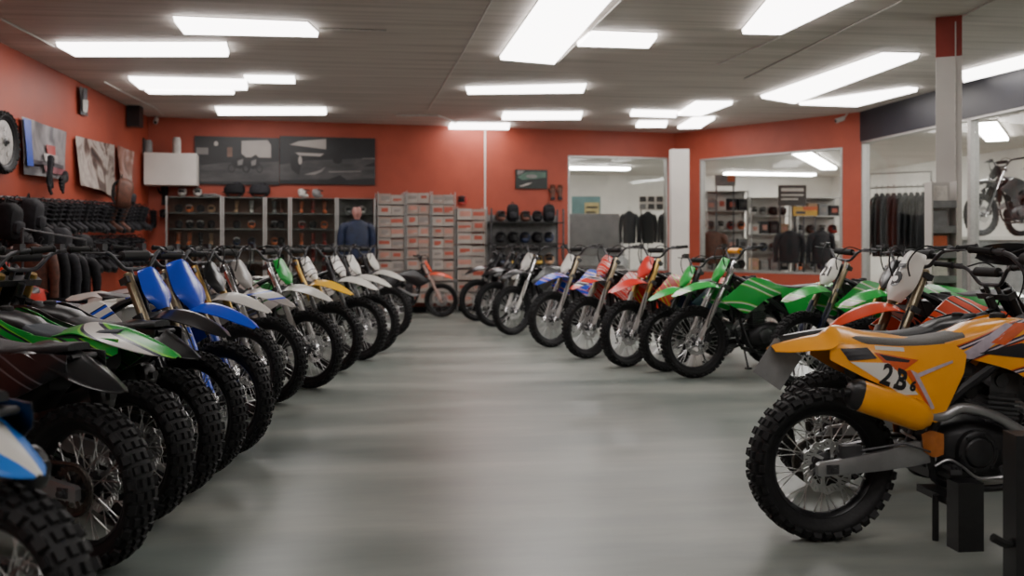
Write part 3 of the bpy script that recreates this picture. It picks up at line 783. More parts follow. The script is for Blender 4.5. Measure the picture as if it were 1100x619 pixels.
# conduits on the ceiling
GCON = 'thin conduits on the ceiling'
def conduit(label, pts, r=.012, z=ZC-.013):
    b = MB(); b.tube([on_z(x, y, z) for x, y in pts], r, 6); o = put('ceiling_conduit', b.mesh('ceiling_conduit', M_housing, 60)); tag(o, label, 'conduit', GCON)
conduit('thin conduit from the top edge down towards the thin middle strip light', [(528,0),(495,60),(460,118)])
conduit('thin conduit in the top left corner running towards the left panel', [(0,20),(58,50)])
conduit('thin conduit leaving the end of the upper left light panel', [(342,31),(415,33)])
conduit('curved thin conduit over the corner above the bulkhead', [(112,88),(140,103),(165,115),(175,124)])
conduit('thin conduit beside the largest light panel', [(668,0),(596,70)])
conduit('long thin conduit running off the top edge right of centre', [(970,0),(800,85)])
conduit('thin conduit below the right top light panel', [(838,40),(770,70)])
conduit('thin conduit across the ceiling above the white column', [(1068,0),(1015,28)])
conduit('short curved conduit over the middle of the room', [(425,124),(470,124),(490,132)], .018)
# ------------------------------------------------------------------ merchandise prototypes (mesh sets)
F_BLACK = mat('gear_black', (.009,.009,.011,1), .7, var=.4, scale=20, bump=.2, spec=.25)
F_CHAR = mat('gear_charcoal', (.022,.022,.026,1), .7, var=.3, scale=20, bump=.2, spec=.25)
F_BROWN = mat('gear_brown', (.10,.035,.02,1), .55, var=.4, scale=18, bump=.2)
F_ORANGE = mat('gear_orange', (.55,.13,.04,1), .5, var=.25, scale=12)
F_TAN = mat('gear_tan', (.42,.25,.14,1), .55, var=.25, scale=12)
F_WHITE = mat('gear_white', (.52,.50,.47,1), .5, var=.12, scale=12)
F_BLUE = mat('gear_navy_blue', (.012,.022,.06,1), .5, var=.3, scale=12)
F_GREY = mat('gear_grey', (.2,.2,.2,1), .5, var=.2, scale=12)
F_YELLOW = mat('gear_yellow', (.55,.35,.05,1), .5, var=.2, scale=12)
COLN = {'black':F_BLACK, 'charcoal':F_CHAR, 'brown':F_BROWN, 'orange':F_ORANGE, 'tan':F_TAN, 'white':F_WHITE, 'navy blue':F_BLUE, 'grey':F_GREY, 'yellow':F_YELLOW, 'red':None}
COLN['red'] = mat('gear_red', (.30,.022,.015,1), .5, var=.2, scale=12)
def helmet_set():
    b = MB(); rings = []
    # shell in slices front (+x) to back, open face cut suggested by a dark goggle piece
    for x, hy, hz, z in ((-.128,.03,.04,.17), (-.12,.065,.075,.165), (-.09,.098,.108,.155), (-.03,.118,.128,.145), (.03,.118,.13,.14), (.075,.105,.122,.13), (.10,.085,.105,.12)):
        rings.append(oval(x, z, hy, hz, 18, .9))
    b.loft(rings)
    chin = [oval(.07, .075, .10, .05, 14, .8), oval(.12, .07, .085, .045, 14, .8), oval(.165, .066, .055, .035, 14, .8), oval(.178, .065, .025, .018, 14, .8)]
    b.loft(chin)
    pk = MB(); g = []
    for x, z, w in cr_pts([(-.01, .262, .085), (.06, .262, .10), (.13, .25, .095), (.195, .232, .07)], 3):
        g.append([Vector((x, w*u, z-.03*u*u)) for u in (-1, -.6, -.2, .2, .6, 1)])
    pk.sheet(g, (0, 0, .005))
    go = MB(); go.loft([oval(.075, .15, .082, .05, 14, .7), oval(.112, .15, .078, .046, 14, .7), oval(.124, .15, .06, .036, 14, .7)])
    return [('shell', b.mesh('helmet_shell', F_BLACK)), ('peak', pk.mesh('helmet_peak', F_BLACK)), ('goggle_lens', go.mesh('goggle_lens', K['black']))]
HELM = helmet_set()
def boot_set():
    b = MB(); rr = []
    # shaft from the top down to the ankle, then foot forward
    for (x, z, hx, hy) in ((-.01,.36,.075,.062), (-.01,.28,.072,.06), (-.005,.19,.062,.052), (.0,.12,.062,.048)):
        rr.append([Vector((x+hx*math.cos(2*PI*k/14), hy*math.sin(2*PI*k/14), z)) for k in range(14)])
    b.loft(rr)
    b.loft([oval(-.075,.06,.03,.045,14), oval(-.05,.075,.046,.062,14), (oval(.02,.08,.05,.065,14)), oval(.10,.06,.052,.046,14), oval(.17,.05,.048,.036,14), oval(.205,.042,.03,.024,14)])
    so = MB(); so.prism([(-.08,-.03), (-.05,-.048), (.06,-.05), (.15,-.054), (.205,-.03), (.205,.03), (.15,.054), (.06,.05), (-.05,.048), (-.08,.03)], 0, .022, 'XY')
    bu = MB()
    for z in (.16, .22, .28, .33): bu.box((-.004, 0, z), (.145, .128, .016)); bu.box((.01, -.07, z), (.04, .014, .024))
    return [('upper', b.mesh('boot_upper', F_BLACK)), ('sole', so.mesh('boot_sole', K['matte'])), ('buckles', bu.mesh('boot_buckles', F_CHAR))]
BOOT = boot_set()
def jacket_set():
    b = MB(); rr = []
    for z, hx, hy in ((0, .235, .075), (-.02, .24, .08), (-.3, .225, .085), (-.52, .22, .08), (-.62, .20, .07)): rr.append([Vector((hx*math.cos(2*PI*k/16), hy*math.sin(2*PI*k/16), z-.06)) for k in range(16)])
    rr.insert(0, [Vector((.09*math.cos(2*PI*k/16), .06*math.sin(2*PI*k/16), .0)) for k in range(16)])
    b.loft(rr)
    sl = []
    for s in (-1, 1):
        m = MB(); m.tube(cr_pts([(s*.19, 0, -.09), (s*.26, .0, -.14), (s*.295, .01, -.32), (s*.29, .03, -.55), (s*.285, .035, -.66)], 3), [.07]*4+[.062]*4+[.05]*5, 10); sl.append(('sleeve', m.mesh('jacket_sleeve', F_BLACK)))
    h = MB(); h.tube(cr_pts([(-.19, 0, -.05), (0, 0, .01), (.19, 0, -.05)], 4), .007, 6); h.tube(cr_pts([(0, 0, .01), (0, 0, .05), (.03, 0, .08), (.0, 0, .112), (-.03, 0, .085)], 4), .004, 6)
    co = MB(); co.tube([(.07*math.cos(2*PI*k/12), .05*math.sin(2*PI*k/12), .005) for k in range(12)], .016, 6, closed=True)
    return [('body', b.mesh('jacket_body', F_BLACK))] + sl + [('collar', co.mesh('jacket_collar', F_CHAR)), ('hanger', h.mesh('coat_hanger', K['alu_dark']))]
JACK = jacket_set()
LOOP = MB().tube(cr_pts([(-.06, 0, .34), (-.05, 0, .38), (-.02, 0, .405), (.01, 0, .38), (.02, 0, .34)], 3), .005, 6).mesh('hanging_loop', F_CHAR)
def glove_set():
    b = MB(); b.loft([oval(-.10, 0, .045, .022, 12), oval(-.04, 0, .038, .02, 12), oval(.02, 0, .048, .022, 12), oval(.08, 0, .05, .02, 12), oval(.10, 0, .03, .012, 12)])
    for k, L in enumerate((.075, .09, .085, .065)):
        y = -.036+.024*k; b.tube([(.085, y, 0), (.085+L*.6, y*1.15, -.006), (.085+L, y*1.2, -.02)], [.013, .012, .009], 8)
    b.tube([(.0, -.045, 0), (.05, -.078, -.006), (.085, -.085, -.012)], [.016, .013, .01], 8)
    c = MB(); c.loft([oval(-.15, 0, .05, .026, 12), oval(-.09, 0, .043, .025, 12)])
    return [('hand', b.mesh('glove_hand', F_BLACK)), ('cuff', c.mesh('glove_cuff', F_CHAR))]
GLOVE = glove_set()
def bag_set():
    b = MB(); b.loft([oval(-.10, .0, .10, .17, 14, .6), oval(-.07, 0, .14, .21, 14, .6), oval(.02, 0, .145, .215, 14, .6), oval(.09, -.01, .12, .18, 14, .6), oval(.11, -.01, .07, .12, 14, .6)])
    p = MB(); p.loft([oval(.09, -.06, .10, .08, 12, .6), oval(.14, -.06, .09, .07, 12, .6), oval(.155, -.06, .05, .045, 12, .6)])
    s = MB()
    for q in (-1, 1): s.tube(cr_pts([(-.09, q*.07, .17), (-.15, q*.08, .10), (-.15, q*.09, -.06), (-.10, q*.10, -.17)], 4), .014, 6)
    s.tube(cr_pts([(-.06, -.04, .20), (-.06, 0, .26), (-.06, .04, .20)], 4), .009, 6)
    return [('body', b.mesh('bag_body', F_BLACK)), ('pocket', p.mesh('bag_pocket', F_CHAR)), ('straps', s.mesh('bag_straps', K['matte']))]
BAG = bag_set()
def thing(name, cat, label, parts, loc, rot=(0,0,0), group=None, colour=None, scale=1., second=None):
    r = empty(name, label, cat, loc, 0, group); r.rotation_euler = rot; r.scale = (scale,)*3
    for i, (n, me) in enumerate(parts):
        o = put(n, me, r)
        if colour and (i == 0 or n in ('sleeve',)): paint(o, COLN[colour])
        if second and i == 1: paint(o, COLN[second])
    return r
ORD = ['first','second','third','fourth','fifth','sixth','seventh','eighth','ninth','tenth','eleventh','twelfth','thirteenth','fourteenth','fifteenth','sixteenth','seventeenth','eighteenth','nineteenth','twentieth','twenty-first','twenty-second','twenty-third','twenty-fourth','twenty-fifth','twenty-sixth']

# ------------------------------------------------------------------ left wall
def wl(px, py, out=.0):
    return on_plane(px, py, (XL+out, 0, 0), (1, 0, 0))
def rail(label, pa, pb, r=.015, out=.10):
    a, q = wl(*pa, out), wl(*pb, out); b = MB(); b.tube([a, q], r, 8)
    n = 12
    o = put('gear_rail', b.mesh('gear_rail', K['alu_dark'])); tag(o, label, 'rail', 'hanging rails on the left wall')
    h = MB()
    for k in range(n+1):
        c = a.lerp(q, k/n); h.tube([c, (XL+.002, c.y, c.z)], .008, 6)
    put('bracket', h.mesh('rail_brackets', K['alu_dark']), o)
    return a, q
rows = [('upper', (-25, 210), (150, 220), 25, 'boot'), ('lower', (-25, 256), (146, 253), 20, 'boot')]
for nm, pa, pb, n, kind in rows:
    a, q = rail('dark steel rail carrying the %s row of boots on the orange wall' % nm, pa, pb)
    for k in range(n):
        t = (k+.5)/n; c = a.lerp(q, t); col = rnd.choice(['black','black','black','charcoal','black','brown'] if nm == 'upper' else ['black','black','black','charcoal'])
        sc = 1.15 if nm == 'lower' else 1.0
        z = c.z - .36*sc + .005
        bt = thing('riding_boot', 'boot', '%s riding boot, %s from the near end of the %s rail on the left wall' % (col, ORD[k], nm), BOOT, (XL+.13, c.y, c.z-.385*sc), (rnd.uniform(-.1,.1), rnd.uniform(.15,.4), rnd.uniform(-.5,.15)), 'boots hanging on the left wall', col, sc)
        put('hanging_loop', LOOP, bt)
# bulky bags and jackets nearer the camera
for k, (px, py, kind, col) in enumerate([(10, 238, 'bag', 'black'), (34, 232, 'bag', 'charcoal'), (22, 268, 'bag', 'black'), (46, 262, 'bag', 'black'), (66, 262, 'bag', 'charcoal'), (88, 268, 'bag', 'black'),
                                    (32, 262, 'jacket', 'brown'), (44, 264, 'jacket', 'black'), (56, 268, 'jacket', 'charcoal'), (68, 272, 'jacket', 'black'), (80, 274, 'jacket', 'black')]):
    out = .52 if kind == 'bag' else .84
    c = wl(px, py, out)
    if kind == 'bag': thing('backpack', 'backpack', '%s backpack hanging %s among the bags over the left wall boots' % (col, ORD[k]), BAG, (XL+out, c.y, c.z), (0, .1, rnd.uniform(-.5, .2)), 'backpacks on the left wall', col, .9)
    else: thing('riding_jacket', 'jacket', '%s riding jacket hanging %s from the left under the left wall boots' % (col, ORD[k-6]), JACK, (XL+out, c.y, c.z), (0, 0, rnd.uniform(-.25, .2)), 'jackets on the left wall', col, .8)
b = MB(); a, q = wl(24, 256, .84), wl(92, 266, .84); b.tube([a+Vector((0,0,.09)), q+Vector((0,0,.09))], .012, 8)
for c in (a, q): b.tube([c+Vector((0,0,.09)), (c.x, c.y, .02)], .014, 8); b.box((c.x, c.y, .012), (.4, .06, .024))
tag(put('jacket_rail', b.mesh('jacket_rail', K['alu_dark'])), 'short dark floor rail holding the jackets before the left wall', 'rail', 'hanging rails on the left wall')
_, zc1 = WB.uz(160, 215, .2); _, zc2 = WB.uz(150, 290, .18)
thing('riding_boot', 'boot', 'lone black boot hanging in the corner under the white bulkhead', BOOT, WB.p(.22, zc1-.47, .2), (0, .2, -1.6), 'boots hanging on the left wall', 'black', .8)
put('hanging_loop', LOOP, bpy.data.objects[[o.name for o in bpy.data.objects if o.name.startswith('riding_boot')][-1]])
thing('glove', 'glove', 'black glove pinned highest in the corner under the white bulkhead', GLOVE, WB.p(.38, zc1+.12, .06), (0, -1.4, -1.6), None, 'black', 1.3)
thing('helmet', 'helmet', 'black helmet hanging in the corner under the white bulkhead', HELM, WB.p(.38, zc1-.32, .2), (0, 0, -1.6), 'helmets in the back left corner', 'black', .6)
thing('helmet', 'helmet', 'charcoal helmet on the corner shelf, left of two', HELM, WB.p(.20, zc2-.001, .18), (0, 0, -1.6), 'helmets in the back left corner', 'charcoal', .7)
thing('helmet', 'helmet', 'black helmet on the corner shelf, right of two', HELM, WB.p(.39, zc2-.001, .18), (0, 0, -1.55), 'helmets in the back left corner', 'black', .7)
zz = zc2
b = MB(); WB.block(b, .12, .50, zz-.03, zz-.006, 0, .34); tag(put('corner_shelf', b.mesh('corner_shelf', K['matte'], 0)), 'small dark shelf on the orange wall in the back left corner', 'shelf')
# posters on the left wall
def pic_mat(name, cols, scale=3., seed=0., rough=.35, dist=1.2):
    m, n, l, p = nt(name)
    tc = n.new('ShaderNodeTexCoord'); mp = n.new('ShaderNodeMapping'); mp.inputs['Location'].default_value = (seed, seed*.7, seed*.3)
    l.new(tc.outputs['Object'], mp.inputs['Vector'])
    no = n.new('ShaderNodeTexNoise'); no.inputs['Scale'].default_value = scale; no.inputs['Detail'].default_value = 5; no.inputs['Distortion'].default_value = dist
    l.new(mp.outputs['Vector'], no.inputs['Vector'])
    cr = n.new('ShaderNodeValToRGB'); e = cr.color_ramp.elements
    e[0].position = .3; e[1].position = .7; e[0].color = cols[0]; e[1].color = cols[-1]
    for i, c in enumerate(cols[1:-1]): q = e.new(.3+.4*(i+1)/(len(cols)-1)); q.color = c
    l.new(no.outputs['Fac'], cr.inputs['Fac']); l.new(cr.outputs['Color'], p.inputs['Base Color']); p.inputs['Roughness'].default_value = rough
    return m
def banner(name, label, corners, m, out=.03, curl=.06, n=10, extra=()):
    """a loose print hanging on the left wall: corners TL, TR, BR, BL in photo pixels"""
    tl, tr, br, bl = [wl(x, y, out) for x, y in corners]; g = []
    for i in range(n+1):
        v = i/n; row = []
        for j in range(n+1):
            u = j/n; q = tl.lerp(tr, u).lerp(bl.lerp(br, u), v)
            q.x += abs(curl*v*v*(.4+.6*math.sin(u*5.)))+.012*math.sin(u*9+v*3)+.014
            row.append(q)
        g.append(row)
    c = (tl+br)/2; g = [[q-c for q in r] for r in g]
    b = MB(); b.sheet(g, (.003, 0, 0)); o = put(name, b.mesh(name, m)); o.location = c; tag(o, label, 'poster', 'prints on the left wall')
    for nm, u0_, u1_, v0_, v1_, mm in extra:
        f = lambda u, v: Vector(g[0][0]).lerp(Vector(g[0][-1]), u).lerp(Vector(g[-1][0]).lerp(Vector(g[-1][-1]), u), v)
        gg = []
        for i in range(5):
            row = []
            for j in range(5):
                u = u0_+(u1_-u0_)*j/4; v = v0_+(v1_-v0_)*i/4; q = f(u, v); q.x += abs(curl*v*v*(.4+.6*math.sin(u*5.)))+.012*math.sin(u*9+v*3)+.02; row.append(q)
            gg.append(row)
        e = MB(); e.sheet(gg, (.003, 0, 0)); put(nm, e.mesh(nm, mm), o)
    return o
PM1 = pic_mat('print_stormy_grey', [srgb(40,42,50), srgb(96,94,98), srgb(150,145,146), srgb(66,64,72)], 1.6, 3)
banner('hanging_print', 'grey print with a blue edge and a red tent shape', [(22,125),(70,142),(69,193),(22,187)], PM1, extra=[
    ('blue_edge', 0, .13, .03, .85, mat('print_blue', srgb(35,70,170), .4)), ('tent', .48, .66, .38, .56, mat('print_red', srgb(165,40,34), .4)), ('pale_shape', .40, .72, .56, .70, mat('print_pale', srgb(190,182,180), .4, var=.4, scale=9)),
    ('red_band', .35, .95, .80, .92, mat('print_rose', srgb(140,80,88), .4, var=.3, scale=6)), ('dark_band', .1, .9, .72, .80, mat('print_dark', srgb(70,66,72), .4, var=.3, scale=6))])
PM2 = pic_mat('print_brown_collage', [srgb(36,30,30), srgb(84,62,54), srgb(178,168,160), srgb(74,44,36), srgb(44,36,36)], 1.7, 9)
banner('hanging_print', 'crumpled brown and white action print beside the grey one', [(80,146),(122,156),(123,212),(82,199)], PM2, curl=.12)
PM3 = pic_mat('print_pink_brown', [srgb(120,84,76), srgb(190,170,164), srgb(140,90,74), srgb(70,54,52)], 2.0, 15)
banner('hanging_print', 'narrow pinkish brown print hanging over a brown gear bag', [(125,156),(143,163),(140,208),(127,212)], PM3, out=.05, curl=.16)
banner('small_picture', 'small dark vertical picture high on the left wall', [(84,93),(93,95),(94,125),(85,122)], pic_mat('print_small_dark', [srgb(30,32,36), srgb(70,70,72), srgb(170,168,162)], 4, 4), curl=0, extra=[('pale_figure', .3, .8, .45, .9, mat('print_pale_figure', srgb(170,168,162), .4, var=.3, scale=20)), ('dark_head', .35, .65, .15, .42, mat('print_dark', srgb(70,66,72), .4))])
c = wl(134, 208, .42); thing('backpack', 'backpack', 'tall brown bag hanging below the torn pinkish print', BAG, (XL+.42, c.y, c.z), (0, .1, .2), 'backpacks on the left wall', 'brown', 1.05)
c = wl(62, 194, .14); thing('glove', 'glove', 'black glove pinned under the grey print, right of two', GLOVE, (XL+.2, c.y, c.z), (1.57, .3, -1.4), None, 'black', 1.5)
c = wl(48, 196, .14); thing('glove', 'glove', 'black glove pinned under the grey print, left of two', GLOVE, (XL+.2, c.y, c.z+.1), (1.57, 1.2, -1.4), None, 'black', 1.5)
# wheel on the wall at the left edge
cw = wl(2, 153, .06)
wh = empty('spare_wheel', 'wheel with a black tyre and white disc hung high on the left wall', 'wheel', (XL+.075, cw.y, cw.z), PI/2)
for p_ in PARTS[0]['kids'][:3]:
    me = p_['me'].copy(); me.transform(Matrix.Translation(-FA)); put(p_['name'], me, wh)
me = PARTS[0]['me'].copy(); me.transform(Matrix.Translation(-FA)); put('rim', me, wh)
b = MB(); b.lathe([(0, -.012), (.06, -.012), (.16, -.006), (.256, -.006), (.256, .0), (0, .0)], 40); 
for k in range(5):
    a = 2*PI*k/5+.3; b.lathe([(0, -.02), (.026, -.02), (.03, -.008)], 12, (.15*math.cos(a), 0, .15*math.sin(a)))
put('disc_cover', b.mesh('disc_cover', mat('disc_white', srgb(190,186,182), .4, var=.2, scale=8)), wh)
b = MB(); b.tube([(0, 0.075, 0), (0, -.03, 0)], .012, 8); put('wall_mount', b.mesh('wall_bolt', K['alu_dark']), wh)
wh.rotation_euler = (0, 0, PI/2)
# corner speakers and tins on the bulkhead
def wb_box(name, label, cat, px0, px1, py0, py1, out, depth, m, group=None, kids=()):
    ua, za = WB.uz(px0, py0, out+depth); ub, zb = WB.uz(px1, py1, out+depth)
    b = MB(); WB.block(b, ua, ub, min(za, zb), max(za, zb), out, out+depth); o = put(name, b.mesh(name, m, 0)); tag(o, label, cat, group); return o, (ua, ub, min(za, zb), max(za, zb))
o, (ua, ub, za, zb) = wb_box('wall_speaker', 'black loudspeaker standing on the left end of the white bulkhead', 'speaker', 147, 155, 148, 165, .08, .3, K['black'])
b = MB(); c = WB.p((ua+ub)/2, za+.12, .385); b.lathe([(.02, 0), (.05, -.006), (.055, .0), (.05, .01)], 16, c, 'Y'); put('speaker_cone', b.mesh('speaker_cone', F_CHAR), o)
for lb, px, w_, h_, m_ in (('grey tin on the white bulkhead beside the loudspeaker', 159, .075, .24, F_GREY), ('white canister on the right of the white bulkhead', 190, .07, .3, F_WHITE)):
    uu, _ = WB.uz(px, 163, .3); c = WB.p(uu, zb1, .3); b = MB(); b.lathe([(w_, 0), (w_, h_*.86), (w_*.8, h_*.9), (w_*.8, h_), (0, h_)], 18, c, 'Z'); tag(put('storage_tin', b.mesh('storage_tin', m_)), lb, 'tin', 'tins on the bulkhead')
cs = wl(146, 126, .12); b = MB(); b.box((XL+.12, cs.y-.05, cs.z), (.2, .24, .34)); o = put('corner_speaker', b.mesh('corner_speaker', K['black'], 0)); tag(o, 'small black loudspeaker mounted high in the back left corner', 'speaker')
b = MB(); b.bar((XL, cs.y-.05, cs.z), (XL+.05, cs.y-.05, cs.z), .05); put('wall_mount', b.mesh('speaker_bracket', K['alu_dark'], 0), o)
# security cameras
def seccam(label, pos, ydir):
    r = empty('security_camera', label, 'camera', pos, 0, 'security cameras')
    b = MB(); b.tube([(0, 0, .0), ydir*.16], .04, 10); put('camera_body', b.mesh('camera_body', F_WHITE), r)
    b = MB(); b.tube([ydir*.165, ydir*.17], .028, 10); put('lens', b.mesh('camera_lens', K['black']), r)
    b = MB(); b.tube([(0, 0, 0), -ydir*.08+Vector((0,0,.06))], .015, 6); put('bracket', b.mesh('camera_bracket', F_WHITE), r)
uu, zz = WR.uz(906, 127, .1); seccam('small white security camera high on the orange wall right end', WR.p(uu, zz, .09), (WR.n*.8+WR.d*-.4+Vector((0,0,-.3))).normalized())
uu, zz = WB.uz(168, 128, .1); seccam('small white security camera hanging in the back left corner', WB.p(uu, zz, .09), (WB.n*.8+Vector((0,0,-.4))).normalized())

# ------------------------------------------------------------------ back wall
def wall_picture(name, label, px0, px1, py0, py1, mats, shapes, w=None, out=.05, cat='picture', group=None):
    """framed print: shapes are (polygon in 0..1 u, v-down, material index, part name)"""
    w = w or WB
    ua, zt_ = w.uz(px0, py0, out); ub, zb_ = w.uz(px1, py1, out)
    b = MB(); w.block(b, ua, ub, zb_, zt_, .004, out); o = put(name, b.mesh(name, mats[0], 0)); tag(o, label, cat, group)
    for nm, poly, mi, lay in shapes:
        q = MB(); vs = [w.p(ua+(ub-ua)*u, zt_+(zb_-zt_)*v, out+.002+.0015*lay) for u, v in poly]; vs2 = [v - w.n*.001 for v in vs]; n = len(vs)
        q.add(vs+vs2, [tuple(range(n)), tuple(range(2*n-1, n-1, -1))]+[(i, (i+1) % n, (i+1) % n+n, i+n) for i in range(n)])
        put(nm, q.mesh(nm, mats[mi], 0), o)
    return o
def ell(cx, cy, rx, ry, n=16): return [(cx+rx*math.cos(2*PI*k/n), cy+ry*math.sin(2*PI*k/n)) for k in range(n)]
def ring_poly(cx, cy, rx, ry, k=.7, n=18): 
    return [(cx+rx*math.cos(2*PI*i/n), cy+ry*math.sin(2*PI*i/n)) for i in range(n+1)] + [(cx+rx*k*math.cos(2*PI*i/n), cy+ry*k*math.sin(2*PI*i/n)) for i in range(n, -1, -1)]
G0 = noise_mat('print_black', [srgb(15,16,18), srgb(30,31,34)], (1,1,2), (.35,.5), 4, 0, 2.)
G1 = noise_mat('print_track_grey', [srgb(42,42,44), srgb(74,72,72)], (1,1,3), (.35,.5), 4, 0, 2.)
G2 = mat('print_light_grey', srgb(118,114,112), .4, var=.2, scale=3); G3 = mat('print_white', srgb(165,158,152), .4, var=.08, scale=3); G4 = mat('print_near_black', srgb(16,17,19), .4, var=.3, scale=6); G5 = mat('print_brownish', srgb(110,78,62), .4, var=.3, scale=6)
GM = [G0, G1, G2, G3, G4, G5]
bikes = lambda cx, s: [('motorcycle', ring_poly(cx-.11*s, .66, .055*s, .12*s), 4, 3), ('motorcycle', ring_poly(cx+.11*s, .66, .055*s, .12*s), 4, 3),
    ('motorcycle', [(cx-.13*s,.50),(cx-.02*s,.42),(cx+.05*s,.36),(cx+.10*s,.42),(cx+.12*s,.58),(cx+.02*s,.68),(cx-.08*s,.64)], 4, 3), ('motorcycle', [(cx-.02*s,.5),(cx+.06*s,.46),(cx+.05*s,.58),(cx-.02*s,.6)], 2, 4)]
wall_picture('wide_photograph', 'left half of the wide black and white motorcycle mural', 209, 300, 146, 199, GM, [
    ('ground', [(.02,.62),(.35,.55),(1,.5),(1,.92),(.02,.95)], 1, 0), ('white_van', [(.55,.08),(.86,.05),(.90,.15),(.90,.42),(.55,.42)], 3, 1), ('rider', [(.0,.1),(.22,.05),(.40,.2),(.45,.4),(.38,.55),(.10,.5)], 4, 1),
    ('sign_letters', ell(.25,.15,.025,.05), 3, 2), ('brown_patch', [(.38,.22),(.44,.22),(.44,.42),(.38,.42)], 5, 2), ('left_sign', [(.02,.24),(.16,.24),(.16,.38),(.02,.38)], 2, 2)] + bikes(.52, .8) + bikes(.68, .75), group='black and white murals')
wall_picture('wide_photograph', 'right half of the wide black and white motorcycle mural', 300.4, 403, 146, 199, GM, [
    ('road', [(0,.6),(.3,.5),(1,.42),(1,.5),(.5,.9),(0,.92)], 1, 0), ('white_screen', [(.20,.10),(.48,.04),(.48,.26),(.10,.18)], 3, 1), ('white_strip', [(.16,.34),(.46,.35),(.42,.41),(.2,.40)], 3, 1), ('verge', [(.5,.62),(1,.60),(1,.85),(.7,.9)], 1, 1),
    ('rider', [(.10,.42),(.16,.40),(.22,.6),(.20,.82),(.12,.7)], 4, 2), ('rider_vest', ell(.21,.5,.02,.09), 3, 3), ('rider', ell(.60,.48,.05,.08), 4, 2), ('streak', [(.25,.80),(.42,.70),(.48,.62),(.43,.74),(.36,.80)], 2, 3), ('streak', [(.50,.72),(.85,.70),(.85,.72),(.52,.75)], 2, 3), ('streak', [(.86,.43),(1,.42),(1,.44),(.86,.45)], 2, 3)], group='black and white murals')
GP = [mat('print_green_black', srgb(30,36,34), .35, var=.4, scale=5), mat('print_green', srgb(70,98,84), .35, var=.4, scale=5), G2, G3, G4]
wall_picture('small_photograph', 'small green and black landscape picture right on the back wall', 554, 588, 182, 203, GP, [
    ('hills', [(.05,.4),(.3,.15),(.6,.1),(.95,.12),(.95,.4),(.5,.5),(.2,.55)], 1, 0), ('sky', [(.05,.05),(.28,.05),(.2,.2),(.05,.3)], 2, 1), ('streak', [(.08,.9),(.35,.72),(.52,.68),(.4,.8),(.2,.9)], 3, 2), ('cloud', ell(.5,.35,.18,.1), 2, 1)])
# glass display cases
M_shelf = mat('case_shelf_glass_edge', srgb(120,124,122), .25, .2); M_back = mat('case_back_dark', srgb(104,74,62), .6, var=.4, scale=3)
edges = [178, 239, 285, 312, 362, 404]; DEPTH = .46; names = ['first', 'second', 'third', 'fourth', 'fifth']
_, ztop = WB.uz(300, 212, DEPTH); shelf_z = [.36, .66, .96, 1.26, 1.56, 1.84]
CASES = []
for i in range(5):
    ua, _ = WB.uz(edges[i], 260, DEPTH); ub, _ = WB.uz(edges[i+1], 260, DEPTH); ub -= .012
    r = empty('display_case', 'glass fronted display case of riding gear, %s from the left' % names[i], 'display case', WB.p((ua+ub)/2, 0, .25), WB.rot, 'glass display cases along the back wall')
    W_ = ub-ua
    b = MB(); b.box((0, .235, ztop/2), (W_, .015, ztop)); put('back_panel', b.mesh('case_back', M_back if i != 4 else F_GREY, 0), r)
    b = MB()
    for s in (-1, 1): 
        put('post', MB().box((s*(W_/2-.014), -.215, ztop/2), (.028, .028, ztop)).mesh('case_post', M_alufr, 0), r)
    for z in shelf_z + [ztop-.012]: put('shelf', MB().box((0, .01, z), (W_-.03, .43, .012)).mesh('case_shelf', M_shelf, 0), r)
    put('plinth', MB().box((0, .0, .06), (W_, .44, .12)).mesh('case_plinth', K['black'], 0), r)
    put('glass_front', MB().box((0, -.226, (ztop+.2)/2), (W_-.06, .005, ztop-.2)).mesh('case_glass', M_glass, 0), r)
    CASES.append((ua, ub))
pal = [['black','tan','orange','charcoal','grey','orange'], ['charcoal','white','navy blue','orange','tan'], ['black','brown','grey','orange'], ['orange','red','black','orange','tan'], ['white','grey','black','white']]
kinds_row = ['boot', 'helmet', 'boot', 'helmet', 'boot']
SH = ['bottom', 'fifth', 'fourth', 'third', 'second', 'top']
for i, (ua, ub) in enumerate(CASES):
    n = max(2, int((ub-ua-.16)/.19)); 
    for si, z in enumerate(shelf_z):
        if si == 0: continue
        kd = rnd.choice(['helmet','boot','helmet'])
        nn = n if kd == 'helmet' else n
        pos = ORD
        for j in range(nn):
            u = ua+.10+(ub-ua-.20)*(j+.5)/nn; cc = rnd.choice(pal[i]); c = WB.p(u, z+.007, .22)
            lab = '%s %s, %s from left on the %s shelf of the %s display case' % (cc, 'helmet' if kd == 'helmet' else 'riding boot', pos[j], SH[si], names[i])
            if kd == 'helmet': thing('helmet', 'helmet', lab, HELM, c, (0, 0, -PI/2+WB.rot+rnd.uniform(-.12, .12)), 'helmets in the display cases', cc, .57, rnd.choice([cc, 'black', 'white']))
            else: thing('riding_boot', 'boot', lab, BOOT, c, (0, 0, -PI/2+WB.rot+rnd.uniform(-.15, .15)), 'boots in the display cases', cc, .64)
# things lying on top of the cases
for k, (px, kd, cc) in enumerate([(196, 'helmet', 'white'), (212, 'helmet', 'white'), (226, 'glove', 'grey'), (252, 'bag', 'black'), (279, 'bag', 'charcoal'), (325, 'helmet', 'white'), (340, 'helmet', 'grey')]):
    uu, _ = WB.uz(px, 210, .25); c = WB.p(uu, ztop+.002, .25)
    lab = '%s %s lying on top of the display cases, %s from the left' % (cc, {'bag':'backpack'}.get(kd, kd), ORD[k])
    if kd == 'helmet': thing('helmet', 'helmet', lab, HELM, c, (0, 0, -1.6+.3*k), 'gear on top of the display cases', cc, .62)
    elif kd == 'glove': thing('glove', 'glove', lab, GLOVE, c+Vector((0,0,.03)), (0, 0, -.5), 'gear on top of the display cases', cc, 1.3)
    else: thing('backpack', 'backpack', lab, BAG, c+Vector((0,0,.14)), (0, -PI/2, 0), 'gear on top of the display cases', cc, .85)
